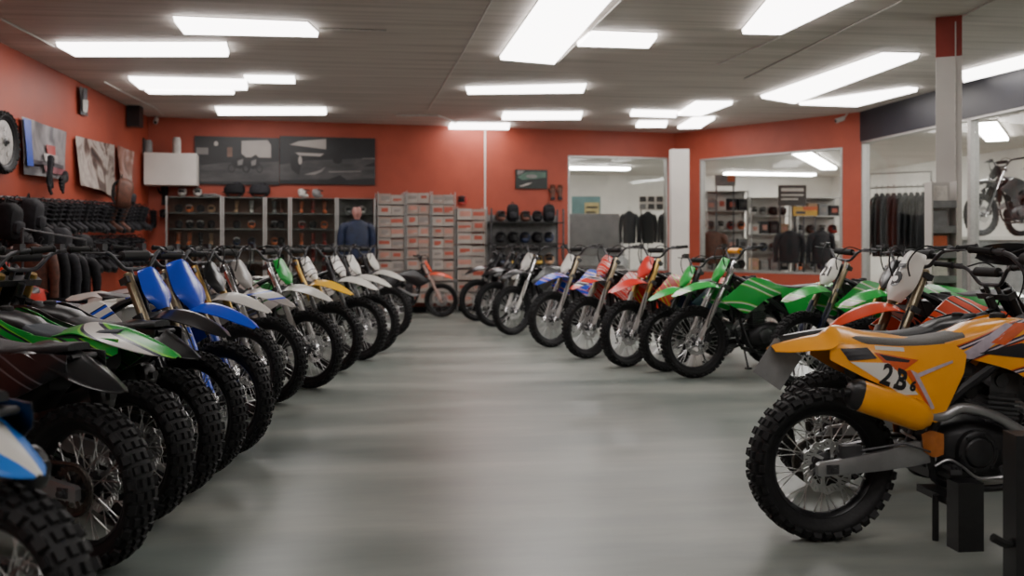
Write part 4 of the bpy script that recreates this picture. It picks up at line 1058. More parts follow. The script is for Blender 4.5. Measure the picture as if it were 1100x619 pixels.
# mannequin wearing a dark jacket in the last case
uu, _ = WB.uz(383, 240, .62)
mq = thing('riding_jacket', 'jacket', 'dark blue riding jacket on a stand before the last display case', JACK, WB.p(uu, 1.72, .72), (0, 0, WB.rot+.2), None, 'navy blue', 1.0)
b = MB(); b.tube([(0, 0, .02), (0, 0, -1.70)], .016, 8); b.lathe([(.16, -1.72), (.16, -1.70), (.02, -1.69)], 20, (0,0,0), 'Z'); put('stand_pole', b.mesh('stand_pole', K['alu_dark']), mq)
b = MB(); b.lathe([(0, .24), (.06, .235), (.085, .19), (.088, .13), (.07, .07), (.05, .04), (.05, -.01)], 18, (0, 0, 0), 'Z'); put('head_form', b.mesh('head_form', mat('head_form_rose', srgb(170,120,112), .5)), mq)
# stacked cartons
CB = [mat('carton_white', srgb(170,160,152), .6, var=.1, scale=4), mat('carton_cream', srgb(160,142,132), .6, var=.1, scale=4)]
CR_ = [mat('carton_red_print', srgb(176,84,66), .55, var=.15, scale=9), mat('carton_pale_red_print', srgb(188,132,118), .55, var=.15, scale=9), mat('carton_grey_print', srgb(140,132,128), .55, var=.15, scale=9)]
cols_px = [(405.5, 436, 206, 10), (436.5, 463.5, 205, 10), (464, 490, 206, 10), (491, 524, 222, 8)]; cname = ['leftmost', 'second', 'third', 'rightmost']
for ci, (p0, p1, pt, n) in enumerate(cols_px):
    ua, zt_ = WB.uz(p0, pt, .5); ub, _ = WB.uz(p1, pt, .5); hgt = .205 if ci < 3 else .225
    rack = empty('box_rack', 'open shelf rack holding the %s column of cartons' % cname[ci], 'rack', WB.p((ua+ub)/2, 0, .25), WB.rot, 'carton racks along the back wall')
    W_ = ub-ua-.01
    for s in (-1, 1):
        for yy in (-.22, .22): put('post', MB().box((s*(W_/2-.008), yy, zt_/2), (.016, .016, zt_)).mesh('rack_post', M_alufr, 0), rack)
    for r in range(n):
        z0 = zt_-.01-(r+1)*hgt
        put('shelf', MB().box((0, 0, z0-.006), (W_, .45, .008)).mesh('rack_shelf', M_alufr, 0), rack)
        for j in range(2):
            w_ = (W_-.04)/2-.006; h_ = hgt*rnd.uniform(.78, .92)
            c = WB.p(ua+.02+(W_-.04)*(j+.5)/2, z0, .26)
            o = put('carton', MB().box((0, 0, h_/2), (w_, .38, h_)).mesh('carton', rnd.choice(CB), 0)); o.location = c; o.rotation_euler.z = WB.rot
            tag(o, 'pale carton, %s half of shelf %s from the top, %s carton column' % (('left', 'right')[j], ORD[r], cname[ci]), 'box', 'cartons stacked along the back wall')
            kx = rnd.uniform(.5, .95); cm = rnd.choice(CR_)
            pb = MB(); pb.box((rnd.uniform(-.05, .05)*w_, -.1915, h_*rnd.uniform(.45, .6)), (w_*kx, .003, h_*rnd.uniform(.25, .55))); put('printed_label', pb.mesh('carton_label', cm, 0), o)
            if rnd.random() < .5: pb = MB(); pb.box((w_*.25, -.1925, h_*.3), (w_*.3, .003, h_*.14)); put('printed_label', pb.mesh('carton_label', CB[0], 0), o)
# orange bit and helmets right of the carton columns
uu, _ = WB.uz(497, 215, .3); c = WB.p(uu, WB.uz(500, 222, .5)[1]+.003, .28); thing('helmet', 'helmet', 'red helmet on top of the rightmost carton column', HELM, c, (0, 0, -1.9), None, 'red', .8)
# gear gondola to the right of the cartons
ua, zt_ = WB.uz(527, 222, .75); ub, _ = WB.uz(606, 222, .75); W_ = ub-ua
gd = empty('gear_rack', 'dark open rack crowded with helmets and gloves left of the window', 'rack', WB.p((ua+ub)/2, 0, .55), WB.rot)
GZ = [.45, .88, 1.30, 1.70]
for s, yy in ((-1, -.2), (-1, .2), (1, -.2), (1, .2)):
    put('post', MB().box((s*(W_/2-.015), yy, .98), (.03, .03, 1.96)).mesh('gear_rack_post', K['alu_dark'], 0), gd)
for z in GZ: put('shelf', MB().box((0, 0, z), (W_, .44, .02)).mesh('gear_rack_shelf', K['matte'], 0), gd)
put('back_panel', MB().box((0, .215, .95), (W_, .01, 1.8)).mesh('gear_rack_back', F_GREY, 0), gd)
zn = ['bottom', 'third', 'second', 'top']
for si, z in enumerate(GZ):
    n = 5
    for j in range(n):
        u = ua+.12+(W_-.24)*(j+.5)/n; cc = rnd.choice(['black','black','charcoal','navy blue','black','brown'] if si != 1 else ['tan','yellow','navy blue','grey','black']); c = WB.p(u, z+.011, .55)
        if si == 3 and j in (1, 4): thing('backpack', 'backpack', '%s backpack standing %s on the top shelf of the dark gear rack' % (cc, ORD[j]), BAG, c+Vector((0,0,.175)), (0, 0, -1.5), 'backpacks on the dark gear rack', 'black', .8)
        elif si == 0: thing('riding_boot', 'boot', '%s boot, %s from left on the bottom shelf of the dark gear rack' % (cc, ORD[j]), BOOT, c, (0, 0, -1.6), 'boots on the dark gear rack', cc, .9)
        else: thing('helmet', 'helmet', '%s helmet, %s from left on the %s shelf of the dark gear rack' % (cc, ORD[j], zn[si]), HELM, c, (0, 0, -PI/2+rnd.uniform(-.35, .35)), 'helmets on the dark gear rack', cc, .82)
for k, (px, py) in enumerate([(594, 207), (602, 207)]):
    uu, zz = WB.uz(px, py, .06); thing('glove', 'glove', 'brown glove pinned on the orange wall beside the window, %s of two' % ('left', 'right')[k], GLOVE, WB.p(uu, zz, .05), (0, -PI/2, -PI/2), None, 'brown', .95)

# ------------------------------------------------------------------ seen through the windows
def floor_pt(px, D): q = at_depth(px, HOR, D); return Vector((q.x, q.y, 0))
def panel_stand(name, label, px0, px1, py0, py1, D, m, bits=(), cat='sign', group=None, leg=True):
    a, q = at_depth(px0, py0, D), at_depth(px1, py1, D); w = (Vector((q.x, q.y, 0))-Vector((a.x, a.y, 0))).length; h = a.z-q.z
    r = empty(name, label, cat, ((a.x+q.x)/2, (a.y+q.y)/2, 0), -YAW, group)
    put('board', MB().box((0, 0, (a.z+q.z)/2), (w, .03, h)).mesh('board', m, 0), r)
    for nm, u0_, u1_, v0_, v1_, mm in bits:
        put(nm, MB().box((w*((u0_+u1_)/2-.5), -.018, a.z-h*(v0_+v1_)/2), (w*(u1_-u0_), .006, h*(v1_-v0_))).mesh(nm, mm, 0), r)
    if leg:
        b = MB(); 
        for s in (-1, 1): b.box((s*w*.42, .03, a.z/2-.01), (.03, .03, a.z)); b.box((s*w*.42, 0, .015), (.04, .4, .03))
        put('stand', b.mesh('stand', K['alu_dark'], 0), r)
    return r
TEAL = mat('board_teal', srgb(96,126,126), .5, var=.2, scale=3); SAND = mat('board_sand', srgb(182,166,116), .5, var=.2, scale=5); PAPER = mat('paper_white', srgb(214,208,200), .5); INK = mat('ink_grey', srgb(60,58,58), .5, var=.3, scale=10); ORG = mat('print_orange', srgb(200,96,50), .5, var=.2, scale=8); YLW = mat('print_yellow', srgb(206,160,60), .5, var=.2, scale=8)
panel_stand('notice_board', 'teal board with a sandy panel behind the back window', 614, 645, 211, 238, 22, TEAL, [('printed_panel', .45, .95, .25, .85, SAND), ('lettering', .5, .9, .4, .48, INK), ('lettering', .5, .85, .6, .68, INK)])
def paper_grid(label, px0, px1, py0, py1, D, nx, ny, cat='poster', m=PAPER):
    bits = []
    for i in range(nx):
        for j in range(ny): bits.append(('sheet', (i+.12)/nx, (i+.88)/nx, (j+.15)/ny, (j+.85)/ny, rnd.choice([INK, F_GREY, INK])))
    return panel_stand('poster_board', label, px0, px1, py0, py1, D, m, bits, cat)
paper_grid('white board of small grey prints behind the back window', 686, 722, 210, 226, 22, 4, 2)
for k, (px, cc) in enumerate([(676, 'charcoal'), (696, 'black'), (715, 'charcoal')]):
    q = floor_pt(px, 19.0+.25*k); r = thing('riding_jacket', 'jacket', '%s jacket on a stand behind the back window, %s from the left' % (cc, ORD[k]), JACK, (q.x, q.y, 1.95), (0, 0, .4*k-.3), 'jackets behind the back window', cc, .62); r.scale = (.6, .8, .95)
    b = MB(); b.tube([(0, 0, 0), (0, 0, -2.03)], .016, 8); b.lathe([(.2, -2.05), (.2, -2.03), (.02, -2.01)], 18, (0,0,0), 'Z'); put('stand_pole', b.mesh('stand_pole', K['alu_dark']), r)
# a small utility buggy behind the back window (roll cage and windscreen show)
q = floor_pt(637, 20.3); bg = empty('utility_buggy', 'grey covered buggy with a sloped windscreen behind the back window', 'vehicle', q, -YAW)
b = MB(); b.loft([[Vector((x*w, y, z)) for x, z in ((-1, .45), (-1, z1), (-.85, z2), (.85, z2), (1, z1), (1, .45))] for y, w, z1, z2 in ((-1.0, .62, .75, .85), (-.6, .70, .95, 1.05), (.1, .70, 1.0, 1.1), (.9, .66, .95, 1.02))]); put('body', b.mesh('buggy_body', F_GREY), bg)
b = MB(); b.loft([[Vector((x*w, y, z)) for x, z in ((-1, 1.05), (-.82, zt2), (.82, zt2), (1, 1.05))] for y, w, zt2 in ((-.55, .68, 1.08), (-.15, .68, 1.95), (.7, .66, 1.98), (.8, .66, 1.1))]); put('cabin_cover', b.mesh('buggy_cabin', mat('tarp_grey', srgb(112,112,112), .5, var=.2, scale=4)), bg)
for sx in (-1, 1):
    for y in (-.65, .6): put('wheel', MB().lathe([(.12,-.1),(.26,-.1),(.3,-.07),(.3,.07),(.26,.1),(.12,.1)], 24, (sx*.68, y, .3), 'X').mesh('buggy_wheel', K['rubber']), bg)
# shelving behind the oblique window
def store_shelf(label, px0, px1, pytop, D, cc, nshelf=6, kinds=('helmet','carton')):
    a, q = floor_pt(px0, D), floor_pt(px1, D); w = (q-a).length; top = CAM_H+(HOR-pytop)*D/FPX
    r = empty('store_shelf', label, 'shelf', (a+q)/2, -YAW, 'shelving behind the oblique window')
    for s in (-1, 1):
        for y in (-.2, .2): put('post', MB().box((s*(w/2-.015), y, top/2), (.03, .03, top)).mesh('store_post', M_alufr, 0), r)
    put('back_panel', MB().box((0, .215, top/2), (w, .01, top)).mesh('store_back', M_greyw, 0), r)
    zs = [top-.02-(top-.3)*k/(nshelf-1) for k in range(nshelf)]
    for z in zs: put('shelf', MB().box((0, 0, z), (w, .42, .02)).mesh('store_shelf_board', M_alufr, 0), r)
    return (a, q, zs)
for si, (lb, p0, p1, pt, D) in enumerate([('left shelving unit behind the oblique window', 757, 802, 205, 21.), ('middle shelving unit behind the oblique window', 804, 846, 212, 21.4), ('right shelving unit behind the oblique window', 853, 900, 212, 21.0)]):
    a, q, zs = store_shelf(lb, p0, p1, pt, D, None)
    d = (q-a).normalized(); L = (q-a).length
    for zi, z in enumerate(zs[1:5]):
        n = 4
        for j in range(n):
            c = a + d*(L*(j+.5)/n) + Vector((0, 0, z+.011)); nmz = ['second', 'third', 'fourth', 'fifth'][zi]; nms = ('left', 'middle', 'right')[si]
            cc = rnd.choice(['grey','black','grey','navy blue','brown','red','white','orange'])
            if (zi+si) % 2: thing('helmet', 'helmet', '%s helmet, %s along the %s board of the %s shelving beyond the glass' % (cc, ORD[j], nmz, nms), HELM, c, (0, 0, -1.7+rnd.uniform(-.4, .4)), 'helmets beyond the oblique window', cc, .78)
            else:
                w_ = L/n-.05; h_ = rnd.uniform(.2, .3); o = put('carton', MB().box((0, 0, h_/2), (w_, .3, h_)).mesh('carton', COLN[rnd.choice(['grey','white','charcoal','tan'])], 0)); o.location = c; o.rotation_euler.z = -YAW
                tag(o, 'carton, %s along the %s board of the %s shelving beyond the glass' % (ORD[j], nmz, nms), 'box', 'cartons beyond the oblique window')
                put('printed_label', MB().box((0, -.152, h_*.5), (w_*.6, .003, h_*.4)).mesh('carton_label', rnd.choice(CR_+[INK]), 0), o)
panel_stand('hanging_sign', 'dark hanging board with pale lettering behind the oblique window', 836, 866, 199, 221, 20, mat('board_dark', srgb(62,58,56), .5), [('lettering', .1, .9, .15, .3, PAPER), ('lettering', .1, .9, .45, .52, PAPER), ('lettering', .1, .7, .65, .72, PAPER)])
panel_stand('hanging_sign', 'small grey and red board high behind the oblique window', 768, 790, 188, 200, 20.5, F_GREY, [('printed_panel', .6, .95, .05, .6, ORG)])
panel_stand('display_board', 'red and yellow board low behind the oblique window', 852, 878, 222, 232, 19.4, YLW, [('printed_panel', .4, 1, 0, .4, ORG), ('lettering', .1, .5, .5, .8, INK)])
for k, (px, D, cc) in enumerate([(765, 18.8, 'brown'), (848, 19.0, 'charcoal'), (882, 18.4, 'charcoal')]):
    q = floor_pt(px, D); r = thing('riding_jacket', 'jacket', '%s jacket on a stand behind the oblique window, %s from the left' % (cc, ORD[k]), JACK, (q.x, q.y, 1.55), (0, 0, .3*k-.4), 'jackets behind the oblique window', cc, .95)
    b = MB(); b.tube([(0, 0, 0), (0, 0, -1.62)], .016, 8); b.lathe([(.2, -1.63), (.2, -1.61), (.02, -1.59)], 18, (0,0,0), 'Z'); put('stand_pole', b.mesh('stand_pole', K['alu_dark']), r)
# clothes rail behind the side glazing
a, q = floor_pt(934, 16.6), floor_pt(1000, 16.0); d = (q-a).normalized(); L = (q-a).length
zr = CAM_H+(HOR-201)*16.3/FPX
r = empty('clothes_rail', 'tall clothes rail of dark jackets behind the side glazing', 'clothes rail', (a+q)/2, math.atan2(d.y, d.x))
b = MB(); b.tube([(-L/2, 0, zr), (L/2, 0, zr)], .016, 8); put('rail', b.mesh('rail_bar', M_alufr), r)
for s in (-1, 1): put('upright', MB().tube([(s*L/2, 0, 0.02), (s*L/2, 0, zr+.25)], .016, 8).box((s*L/2, 0, .02), (.05, .6, .04)).mesh('rail_upright', M_alufr), r)
put('top_bar', MB().tube([(-L/2, 0, zr+.25), (L/2, 0, zr+.25)], .012, 8).mesh('rail_top', M_alufr), r)
for k in range(9):
    c = a + d*(L*(.07+.86*(k+.5)/9)); cc = ['black','black','charcoal','black','black','charcoal','black','black','black'][k]
    jk = thing('riding_jacket', 'jacket', '%s jacket, %s from the left on the clothes rail behind the glazing' % (cc, ORD[k]), JACK, (c.x, c.y, zr-.083), (0, 0, math.atan2(d.y, d.x)+1.5), 'jackets on the clothes rail', cc, 1.05); jk.scale = (1.05, .48, 1.6); jk.location.z = zr-.083*1.6
# brochure stand in front of the white column
q = floor_pt(1011, 9.02); r = empty('brochure_stand', 'white brochure stand with an orange leaflet against the white column', 'stand', q, -YAW-.1)
put('frame', MB().box((-.115, 0, .95), (.015, .2, 1.9)).box((.115, 0, .95), (.015, .2, 1.9)).box((0, .09, .95), (.23, .012, 1.9)).box((0, 0, .02), (.26, .2, .04)).mesh('brochure_frame', M_greyw, 0), r)
for k in range(6):
    z = .45+.24*k; put('tray', MB().box((0, -.02, z), (.22, .15, .012)).box((0, -.095, z+.03), (.22, .008, .07)).mesh('brochure_tray', F_GREY, 0), r)
    put('leaflet', MB().box((-.03, -.06, z+.115), (.13, .012, .19), Matrix.Rotation(-.15, 3, 'X')).mesh('leaflet', [PAPER, INK, PAPER, ORG, F_GREY, PAPER][k], 0), r)
# ------------------------------------------------------------------ the bikes
def R(**k):
    d = dict(fender_f=PL['white'], fender_r=PL['white'], shroud=PL['white'], panel=PL['white'], plate=PL['white'], guard=PL['white']); d.update(k); return d
def allp(c, **k): return R(**dict(dict(fender_f=c, fender_r=c, shroud=c, panel=c, plate=c, guard=c), **k))
wht = srgb(220,218,212); blk = srgb(18,18,20); grn = srgb(28,165,62); blu = srgb(20,70,205); redc = srgb(205,42,28); orgc = srgb(228,74,34); dk = srgb(24,30,60); lime = srgb(130,215,70); amb = srgb(246,164,34)
G_green = graphic('decal_green', grn, [lime, blk, dk, grn], .35, 5, .3, .42)
G_blue = graphic('decal_blue_white', wht, [blk, blu, blu, wht], .5, 4, 1.3, .55)
G_bluew = graphic('decal_blue', blu, [wht, blk, blu], .4, 4, .7, .3)
G_white = graphic('decal_white_grey', wht, [srgb(120,118,118), blk, wht], .3, 5, .2, .28)
G_whiteg = graphic('decal_white_green', wht, [grn, blk, wht], .45, 4, .9, .36)
G_whiteb = graphic('decal_white_blue', srgb(160,156,152), [blu, wht, srgb(110,106,104)], .35, 5, 2.1, .35)
G_rbw = graphic('decal_red_blue_white', redc, [dk, wht, dk], .35, 5, .5, .5)
G_blured = graphic('decal_blue_red', blu, [wht, redc, blu], .3, 5, 1.7, .45)
G_redw = graphic('decal_red_white', redc, [wht, blk, wht, redc], .7, 9, .4, .5, noise=.5)
G_org = graphic('decal_orange_white', orgc, [wht, blk, orgc], .4, 4, .2, .4)
G_greenw = graphic('decal_green_white', grn, [lime, wht, grn], .25, 2.6, .8, .3, noise=.35)
G_greenf = graphic('decal_fender_green_white', grn, [wht, lime, wht], .15, 3.2, .55, .34, noise=.12)
G_amber = graphic('decal_amber', amb, [srgb(205,80,30), blk, srgb(200,190,200), srgb(40,34,60), amb], .42, 3.2, .15, .46, noise=.4)
G_plate = graphic('plate_white_black', wht, [blk, wht], 1.1, 5, .45, .45, noise=.2)
G_black = graphic('decal_black_grey', srgb(24,25,28), [srgb(90,90,94), srgb(24,25,28)], .4, 4, .3, .2)
G_yel = graphic('decal_yellow_white', srgb(232,180,30), [wht, blk], .4, 4, .3, .3)
G_firered = graphic('decal_red_flame', redc, [amb, lime, redc], .9, 4, .6, .4)
FK = dict(gold=K['gold'], bronze=K['bronze'], black=K['frame_black'], silver=K['chrome'])
def edge_mat(name, base, edge, y0):
    m, n, l, p = nt(name); tc = n.new('ShaderNodeTexCoord'); sx = n.new('ShaderNodeSeparateXYZ'); l.new(tc.outputs['Object'], sx.inputs[0])
    ab = n.new('ShaderNodeMath'); ab.operation = 'ABSOLUTE'; l.new(sx.outputs['Y'], ab.inputs[0])
    a2 = n.new('ShaderNodeMath'); a2.operation = 'MULTIPLY_ADD'; a2.inputs[1].default_value = -.25; a2.inputs[2].default_value = -.16; l.new(sx.outputs['X'], a2.inputs[0])
    s2 = n.new('ShaderNodeMath'); s2.operation = 'ADD'; l.new(ab.outputs[0], s2.inputs[0]); l.new(a2.outputs[0], s2.inputs[1])
    gt = n.new('ShaderNodeMath'); gt.operation = 'GREATER_THAN'; gt.inputs[1].default_value = y0; l.new(s2.outputs[0], gt.inputs[0])
    mx = n.new('ShaderNodeMix'); mx.data_type = 'RGBA'; mx.inputs[6].default_value = base; mx.inputs[7].default_value = edge; l.new(gt.outputs[0], mx.inputs[0]); l.new(mx.outputs[2], p.inputs['Base Color'])
    p.inputs['Roughness'].default_value = .3; return m
def gp(px, py): q = on_z(px, py, 0); return (q.x, q.y)
GLft = 'bikes in the left row'; GRgt = 'bikes in the right row'
LEFT = [
 # label, contact px, contact py, heading, steer, roles, rear end to the aisle
 ('bike at the bottom left corner with a white tail edged in blue', 0, 790, 150, 0, R(fender_r=edge_mat('tail_white_blue_edge', wht, srgb(40,120,215), .085), fork=FK['black'], panel=PL['black'], shroud=PL['black'], plate=PL['black'], fender_f=PL['black'], guard=PL['black']), 1),
 ('black bike second in the left row with a long glossy black tail', 92, 612, 150, 0, allp(PL['black'], shroud=G_black, panel=G_black, fork=FK['black'], guard=PL['black']), 1),
 ('green bike with lime and navy streaks and a dark seat, left row', 143, 562, 150, 0, allp(PL['green'], shroud=G_green, panel=G_green, fork=FK['bronze'], guard=PL['black'], fender_r=graphic('decal_fender_green', grn, [lime, dk, wht], .3, 4, .4, .3, noise=.1), seat=mat('seat_teal_grey', srgb(52,62,70), .5, bump=.2, scale=140)), 2),
 ('black bike parked tail first right behind the green streaked one', 180, 534, 150, 0, allp(PL['black'], fork=FK['gold'], guard=PL['black']), 1),
 ('white and blue bike squeezed behind the green one, left row', 208, 512, -30, 0, R(shroud=G_blue, panel=G_blue, tank=PL['white'], seat=PL['white'], fender_f=PL['black'], fender_r=PL['white'], plate=PL['blue'], guard=PL['black'], fork=FK['bronze']), 0),
 ('bright blue bike with a pointed blue front fender, left row', 240, 489, -30, 2, allp(PL['blue'], shroud=G_bluew, plate=PL['blue'], guard=PL['blue'], fork=FK['bronze']), 0),
 ('white fendered bike right behind the bright blue one', 262, 448, -30, 0, R(shroud=G_white, plate=PL['black'], guard=PL['grey']), 0),
 ('silver grey bike with a blue tipped fender, left row', 290, 433, -30, 0, allp(PL['grey'], shroud=G_whiteb, fender_f=graphic('decal_fender_grey_blue', srgb(165,160,156), [blu, wht], .15, 2.5, .35, .25, noise=.1), plate=PL['grey'], fork=FK['silver']), 0),
 ('white bike with a bright green number plate, left row', 332, 417, -30, 0, R(shroud=G_whiteg, plate=PL['green'], tank=PL['green'], guard=PL['grey'], fork=FK['silver']), 0),
 ('bike with a yellow front fender in the left row', 357, 400, -31, 0, R(fender_f=PL['yellow'], shroud=G_white, plate=G_plate, guard=PL['black']), 0),
 ('white bike just beyond the yellow fendered one', 386, 387, -32, 0, R(shroud=G_white, plate=G_plate, guard=PL['black'], fork=FK['black']), 0),
 ('white bike with a green patch near the far end, left row', 401, 379, -33, 3, R(shroud=G_whiteg, plate=PL['white'], guard=PL['black'], fork=FK['black']), 0),
 ('white bike at the far end of the left row', 419, 362, -33, 0, R(shroud=G_white, guard=PL['black'], fork=FK['black'], fender_r=PL['black']), 0),
]
ALL = {}
for lb, cx, cy, hd, st, ro, rv in LEFT: ALL[lb] = make_bike(lb, None if rv else gp(cx, cy), hd, st, ro, group=GLft, rear_xy=gp(cx, cy) if rv else None, long_tail=rv, drop=('muffler', 'control_cable') if lb.startswith('black bike parked tail') else (('control_cable',) if lb.startswith(('white and blue bike', 'green bike with lime', 'bright blue')) else ()))
lone = 'small orange and black bike with a pale fork beyond the left row'
ALL[lone] = make_bike(lone, gp(474, 341), -8, 0, allp(PL['redorange'], shroud=PL['black'], panel=PL['black'], plate=PL['redorange'], guard=mat('fork_pale_rose', srgb(190,160,150), .4), fork=mat('fork_pale_rose', srgb(190,160,150), .4), slider=mat('fork_pale_rose', srgb(190,160,150), .4)), scale=.86, group=None)
RIGHT = [
 ('dark bike farthest back at the start of the right row', 513, 345, 205, 0, allp(PL['black'], fork=FK['black'], guard=PL['black'])),
 ('dark bike with a beige panel, second from the back, right row', 531, 351, 206, 0, allp(PL['black'], shroud=PL['beige'], fork=FK['black'], guard=PL['black'])),
 ('bike with a white and black front fender and silver fork, right row', 550, 360, 214, 0, R(fender_f=G_black, shroud=PL['black'], fender_r=PL['black'], fork=FK['silver'], plate=PL['white'])),
 ('bike with a blue and red front fender and gold fork, right row', 592, 373, 213, -3, R(fender_f=G_blured, shroud=G_blured, plate=PL['white'], fork=FK['bronze'], guard=PL['grey'])),
 ('bike with a red fender and red and white striped plate', 630, 385, 212, 0, allp(PL['red'], shroud=G_redw, plate=G_redw, fender_f=G_rbw, fork=FK['bronze'], guard=PL['grey'])),
 ('red bike with a gold and silver fork and flame shrouds', 673, 394, 210, 0, allp(PL['red'], shroud=G_firered, plate=PL['red'], guard=PL['grey'], fork=FK['gold'])),
 ('green bike with a navy side between the red bike and the long green one', 716, 399, 200, 0, allp(PL['green'], shroud=PL['darkblue'], fork=FK['black'], guard=PL['black'])),
 ('long green bike standing side on with a dark seat, right row', 746, 406, 189, 0, allp(PL['green'], shroud=G_greenw, fender_f=G_greenf, fork=FK['silver'], guard=PL['grey'], pad=PL['orange'])),
 ('green bike with a white number plate and a blue fork guard', 862, 419, 190, 8, allp(PL['green'], fender_f=G_greenf, plate=PL['white'], fork=FK['bronze'], guard=PL['darkblue'], shroud=G_greenw)),
 ('green bike just behind the orange and white one', 928, 436, 196, 0, allp(PL['green'], fender_f=G_greenf, shroud=G_greenw, plate=PL['black'], fork=FK['gold'], guard=PL['black'])),
 ('orange red and white bike with a tall white number plate', 930, 486, 193, -4, allp(PL['redorange'], shroud=G_org, plate=G_org, fork=FK['bronze'], guard=PL['grey'])),
]
for lb, cx, cy, hd, st, ro in RIGHT: ALL[lb] = make_bike(lb, gp(cx, cy), hd, st, ro, group=GRgt, scale=.92 if lb.startswith('green bike with a navy') else 1., handguards=False)
hero = 'large amber bike in the right foreground standing over a black lift'
ALL[hero] = make_bike(hero, None, 0, 0, allp(PL['orange'], shroud=G_amber, muffler=PL['orange'], tank=PL['orange'], seat=K['seat_grey'], handguard=PL['black'], frame=K['frame_black'], fguard=mat('guard_burnt_orange', srgb(176,104,44), .4, var=.15)), rear_xy=gp(882, 579), handguards=True, drop=('kickstand',), group=None, long_tail=3)
# a few tails and plates sit differently
def nudge(lb, part, dx, dz, sc=1., c=None):
    o = ALL[lb][1][part][0]; m = Matrix.Translation((dx, 0, dz))
    if sc != 1: m = m @ Matrix.Translation(c) @ Matrix.Scale(sc, 4) @ Matrix.Translation(-c)
    o.matrix_local = o.matrix_local @ m
nudge('bike at the bottom left corner with a white tail edged in blue', 'rear_fender', .06, -.02)
nudge('green bike with lime and navy streaks and a dark seat, left row', 'rear_fender', .07, .015)
nudge('bright blue bike with a pointed blue front fender, left row', 'number_plate', .0, .0, 1.3, on_fork(.74, .09))
# numbers and decals
root, bn = ALL[hero]
def flat_decal(name, parent, poly, stations, s_, m, off=.003, n=8, label=None):
    """a printed patch laid on a bowed plastic panel: quad poly in bike x, z"""
    g = []
    for i in range(n+1):
        v = i/n; row = []
        for j in range(n+1):
            u = j/n; a = Vector(poly[0]).lerp(Vector(poly[1]), u); b_ = Vector(poly[3]).lerp(Vector(poly[2]), u); q = a.lerp(b_, v)
            row.append(on_panel(stations, q.x, q.y, s_, off))
        g.append(row)
    b = MB(); b.sheet(g, (0, .0008*s_, 0)); o = put(name, b.mesh(name, m, 60), parent)
    if label: o['label'] = label
    return o
def text_decal(name, parent, body, size, x, z, ang, stations, s_, m, xs=1., bold=.003, off=.0045):
    me = text_mesh(name, body, size, m, .0004, xs, bold); ca, sa = math.cos(ang), math.sin(ang)
    for v in me.vertices:
        u, w_ = v.co.x, v.co.y
        if s_ > 0: u = -u
        X = x + u*ca + w_*sa; Z = z - u*sa + w_*ca; p = on_panel(stations, X, Z, s_, off); v.co = (X, p.y + v.co.z*s_, Z)
    return put(name, me, parent)
panR = bn['side_panel'][0]; shR = bn['radiator_shroud'][0]
flat_decal('white_number_field', panR, [(-.665,.795),(-.50,.79),(-.375,.655),(-.45,.655)], PANEL_ST, -1, PL['white'], label='white number field')
text_decal('race_number', panR, '2', .125, -.515, .737, .35, PANEL_ST, -1, K['black'], .75, .004)
text_decal('race_number', panR, 'B', .118, -.455, .715, .35, PANEL_ST, -1, K['black'], .8, .005)
text_decal('race_number', panR, '6', .06, -.40, .69, .35, PANEL_ST, -1, K['black'], .9, .003)
OR2 = mat('decal_burnt_orange', srgb(205,86,36), .4, var=.1); PUR = mat('decal_pale_violet', srgb(176,164,176), .4, var=.15); DKB = mat('decal_black', srgb(24,22,28), .4)
flat_decal('dark_vent', panR, [(-.70,.85),(-.585,.855),(-.55,.81),(-.67,.80)], PANEL_ST, -1, DKB, .004)
flat_decal('orange_flash', panR, [(-.56,.835),(-.36,.80),(-.44,.755),(-.50,.765)], PANEL_ST, -1, OR2)
flat_decal('dark_flash', panR, [(-.54,.828),(-.40,.80),(-.41,.79),(-.51,.80)], PANEL_ST, -1, DKB, .0038)
flat_decal('pale_flash', panR, [(-.405,.76),(-.375,.745),(-.30,.595),(-.315,.59)], PANEL_ST, -1, PUR, .004)
flat_decal('orange_flash', panR, [(-.43,.755),(-.40,.76),(-.315,.60),(-.33,.60)], PANEL_ST, -1, OR2)
flat_decal('pale_flash', panR, [(-.37,.745),(-.20,.795),(-.20,.785),(-.375,.725)], PANEL_ST, -1, PUR, .004)
flat_decal('dark_flash', panR, [(-.40,.63),(-.385,.64),(-.31,.565),(-.32,.56)], PANEL_ST, -1, DKB, .004)
flat_decal('white_lettering_bar', panR, [(-.55,.862),(-.42,.852),(-.42,.836),(-.55,.846)], PANEL_ST, -1, PL['white'])
flat_decal('pale_flash', shR, [(-.19,.80),(.05,.955),(.09,.945),(-.10,.80)], SHROUD_ST, -1, PUR)
flat_decal('orange_flash', shR, [(-.03,.87),(.09,.955),(.16,.955),(.03,.86)], SHROUD_ST, -1, OR2, .0035)
flat_decal('dark_flash', shR, [(-.08,.825),(.10,.87),(.32,.84),(.16,.80)], SHROUD_ST, -1, DKB, .0038)
flat_decal('dark_flash', shR, [(.12,.70),(.30,.78),(.46,.79),(.28,.74)], SHROUD_ST, -1, DKB, .0038)
b = MB(); b.bar((-.885, 0, .845), (-.985, 0, .70), .15, .004, up=(0, 1, 0)); pl_ = put('license_plate', b.mesh('license_plate', F_GREY, 0), root); pl_['label'] = 'grey plate hanging under the tail'
def plate_text(bike, body, size, m=K['black'], xs=.9):
    pb = bike['number_plate'][0]; me = text_mesh('plate_number', body, size, m, .0006, xs, .004)
    for v in me.vertices:
        u, w_, e = v.co; ww = u/.098; p = on_fork(.735+w_, .094+.005 - .035*ww*ww*.9 + e, u); v.co = p
    put('plate_number', me, pb)
plate_text(ALL['green bike with a white number plate and a blue fork guard'][1], '21', .13)
pb = ALL['orange red and white bike with a tall white number plate'][1]['number_plate'][0]
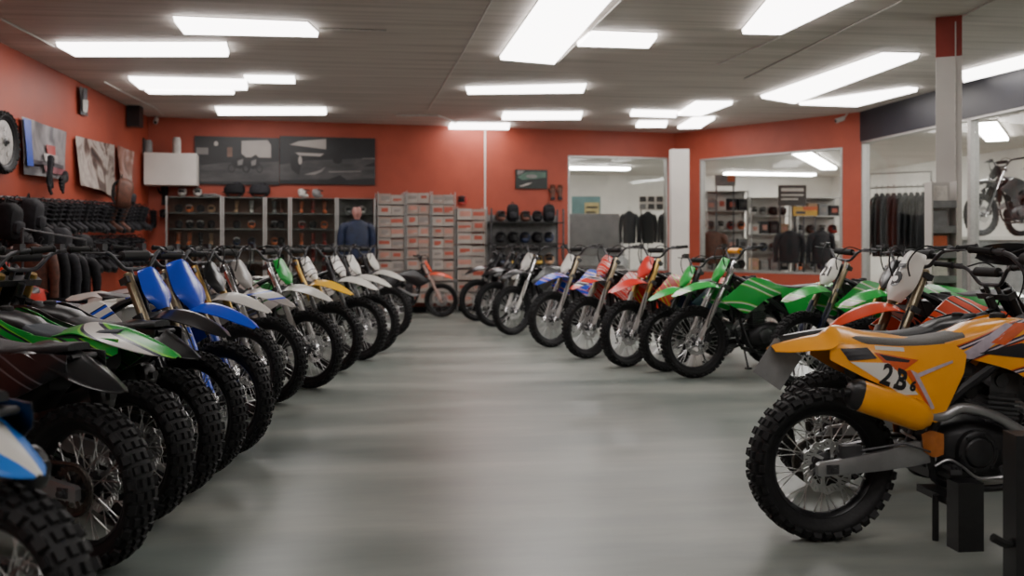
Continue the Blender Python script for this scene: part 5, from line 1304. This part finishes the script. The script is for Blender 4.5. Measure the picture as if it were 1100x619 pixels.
cpl = on_fork(.74, .09); pb.matrix_local = Matrix.Translation(FDIR*.05) @ pb.matrix_local @ (Matrix.Translation(cpl) @ Matrix.Scale(1.35, 4) @ Matrix.Translation(-cpl)); paint(pb, PL['white'])
plate_text(ALL['orange red and white bike with a tall white number plate'][1], '5', .16)
# second row along the left wall
ALL['red'] = make_bike('red bike with a dark seat standing alone at the left wall', gp(-14, 443), -82, 0, allp(PL['red'], shroud=PL['red'], plate=PL['red'], fork=FK['black']), group=None)
# bikes up on a plinth behind the side glazing
q = floor_pt(1090, 15.6); pl = MB(); zt = 1.42
pr = empty('display_plinth', 'white display plinth carrying two bikes behind the side glazing', 'plinth', q, -YAW-.1)
put('deck', MB().box((.6, .4, zt-.03), (3.4, 2.8, .06)).mesh('plinth_deck', M_greyw, 0), pr); put('base', MB().box((.6, .4, (zt-.06)/2), (3.3, 2.7, zt-.06)).mesh('plinth_base', F_GREY, 0), pr)
for lb, px, D, cl in (('black bike on the plinth behind the side glazing, nearer the column', 1054, 15.3, 'black'), ('grey bike on the plinth behind the side glazing, at the right edge', 1096, 16.7, 'grey')):
    f = floor_pt(px, D); ALL[lb] = make_bike(lb, (f.x, f.y), 192, 0, allp(PL[cl], fork=FK['silver']), z=zt+.006, group='bikes on the plinth')
# a dark bike parked parallel behind the amber one
ALL['behind'] = make_bike('black bike parked just behind the amber bike, its rear tyre showing', None, 3, 0, allp(PL['black'], fork=FK['black'], muffler=PL['white']), rear_xy=gp(889, 521), group=None, scale=.93)
# lift under the amber bike
O1 = root.location
lift = empty('bike_lift', 'black lift with square post and thin pole under the amber bike', 'lift', (O1.x-.185, O1.y, 0), 0)
put('post', MB().box((0, -.20, .145), (.115, .085, .29)).mesh('lift_post', K['black'], 0), lift)
put('pole', MB().tube([(-.062, -.08, 0), (-.062, -.08, .20)], .014, 8).mesh('lift_pole', K['black']), lift)
put('crossbar', MB().box((0, -.03, .185), (.09, .26, .03)).mesh('lift_crossbar', K['black'], 0), lift)
# tall black stand at the right edge
q = on_z(1101, 640, 0)
st = empty('service_stand', 'tall black square stand at the right edge of the picture', 'stand', (q.x, q.y, 0), -.2)
put('post', MB().box((0, 0, .30), (.11, .11, .60)).mesh('stand_post', K['black'], 0), st)
put('base', MB().box((0, 0, .012), (.2, .2, .024)).mesh('stand_base', K['frame_black'], 0), st)
put('lever', MB().tube(cr_pts([(-.055, -.02, .20), (-.09, -.05, .205), (-.14, -.06, .23)], 4), .016, 8).mesh('stand_lever', K['matte']), st)
# ------------------------------------------------------------------ camera, world, look
sc = bpy.context.scene
w = bpy.data.worlds.new('dim_room'); sc.world = w; w.use_nodes = True
w.node_tree.nodes['Background'].inputs[0].default_value = (.6, .62, .65, 1); w.node_tree.nodes['Background'].inputs[1].default_value = .05
cam = bpy.data.cameras.new('camera'); co = bpy.data.objects.new('camera', cam); C.objects.link(co)
co.location = (0, 0, CAM_H); co.rotation_euler = (PI/2, 0, -YAW)
cam.sensor_width = 36; cam.lens = FPX/1100*36; cam.shift_y = -(309.5-HOR)/1100
cam.clip_end = 100
cam.dof.use_dof = True; cam.dof.focus_distance = 5.2; cam.dof.aperture_fstop = 1.9
sc.camera = co
sc.view_settings.view_transform = 'AgX'; sc.view_settings.look = 'AgX - Base Contrast'; sc.view_settings.exposure = -.12
sc.cycles.use_denoising = True
sc.cycles.max_bounces = 7; sc.cycles.transparent_max_bounces = 12; sc.cycles.sample_clamp_indirect = 6
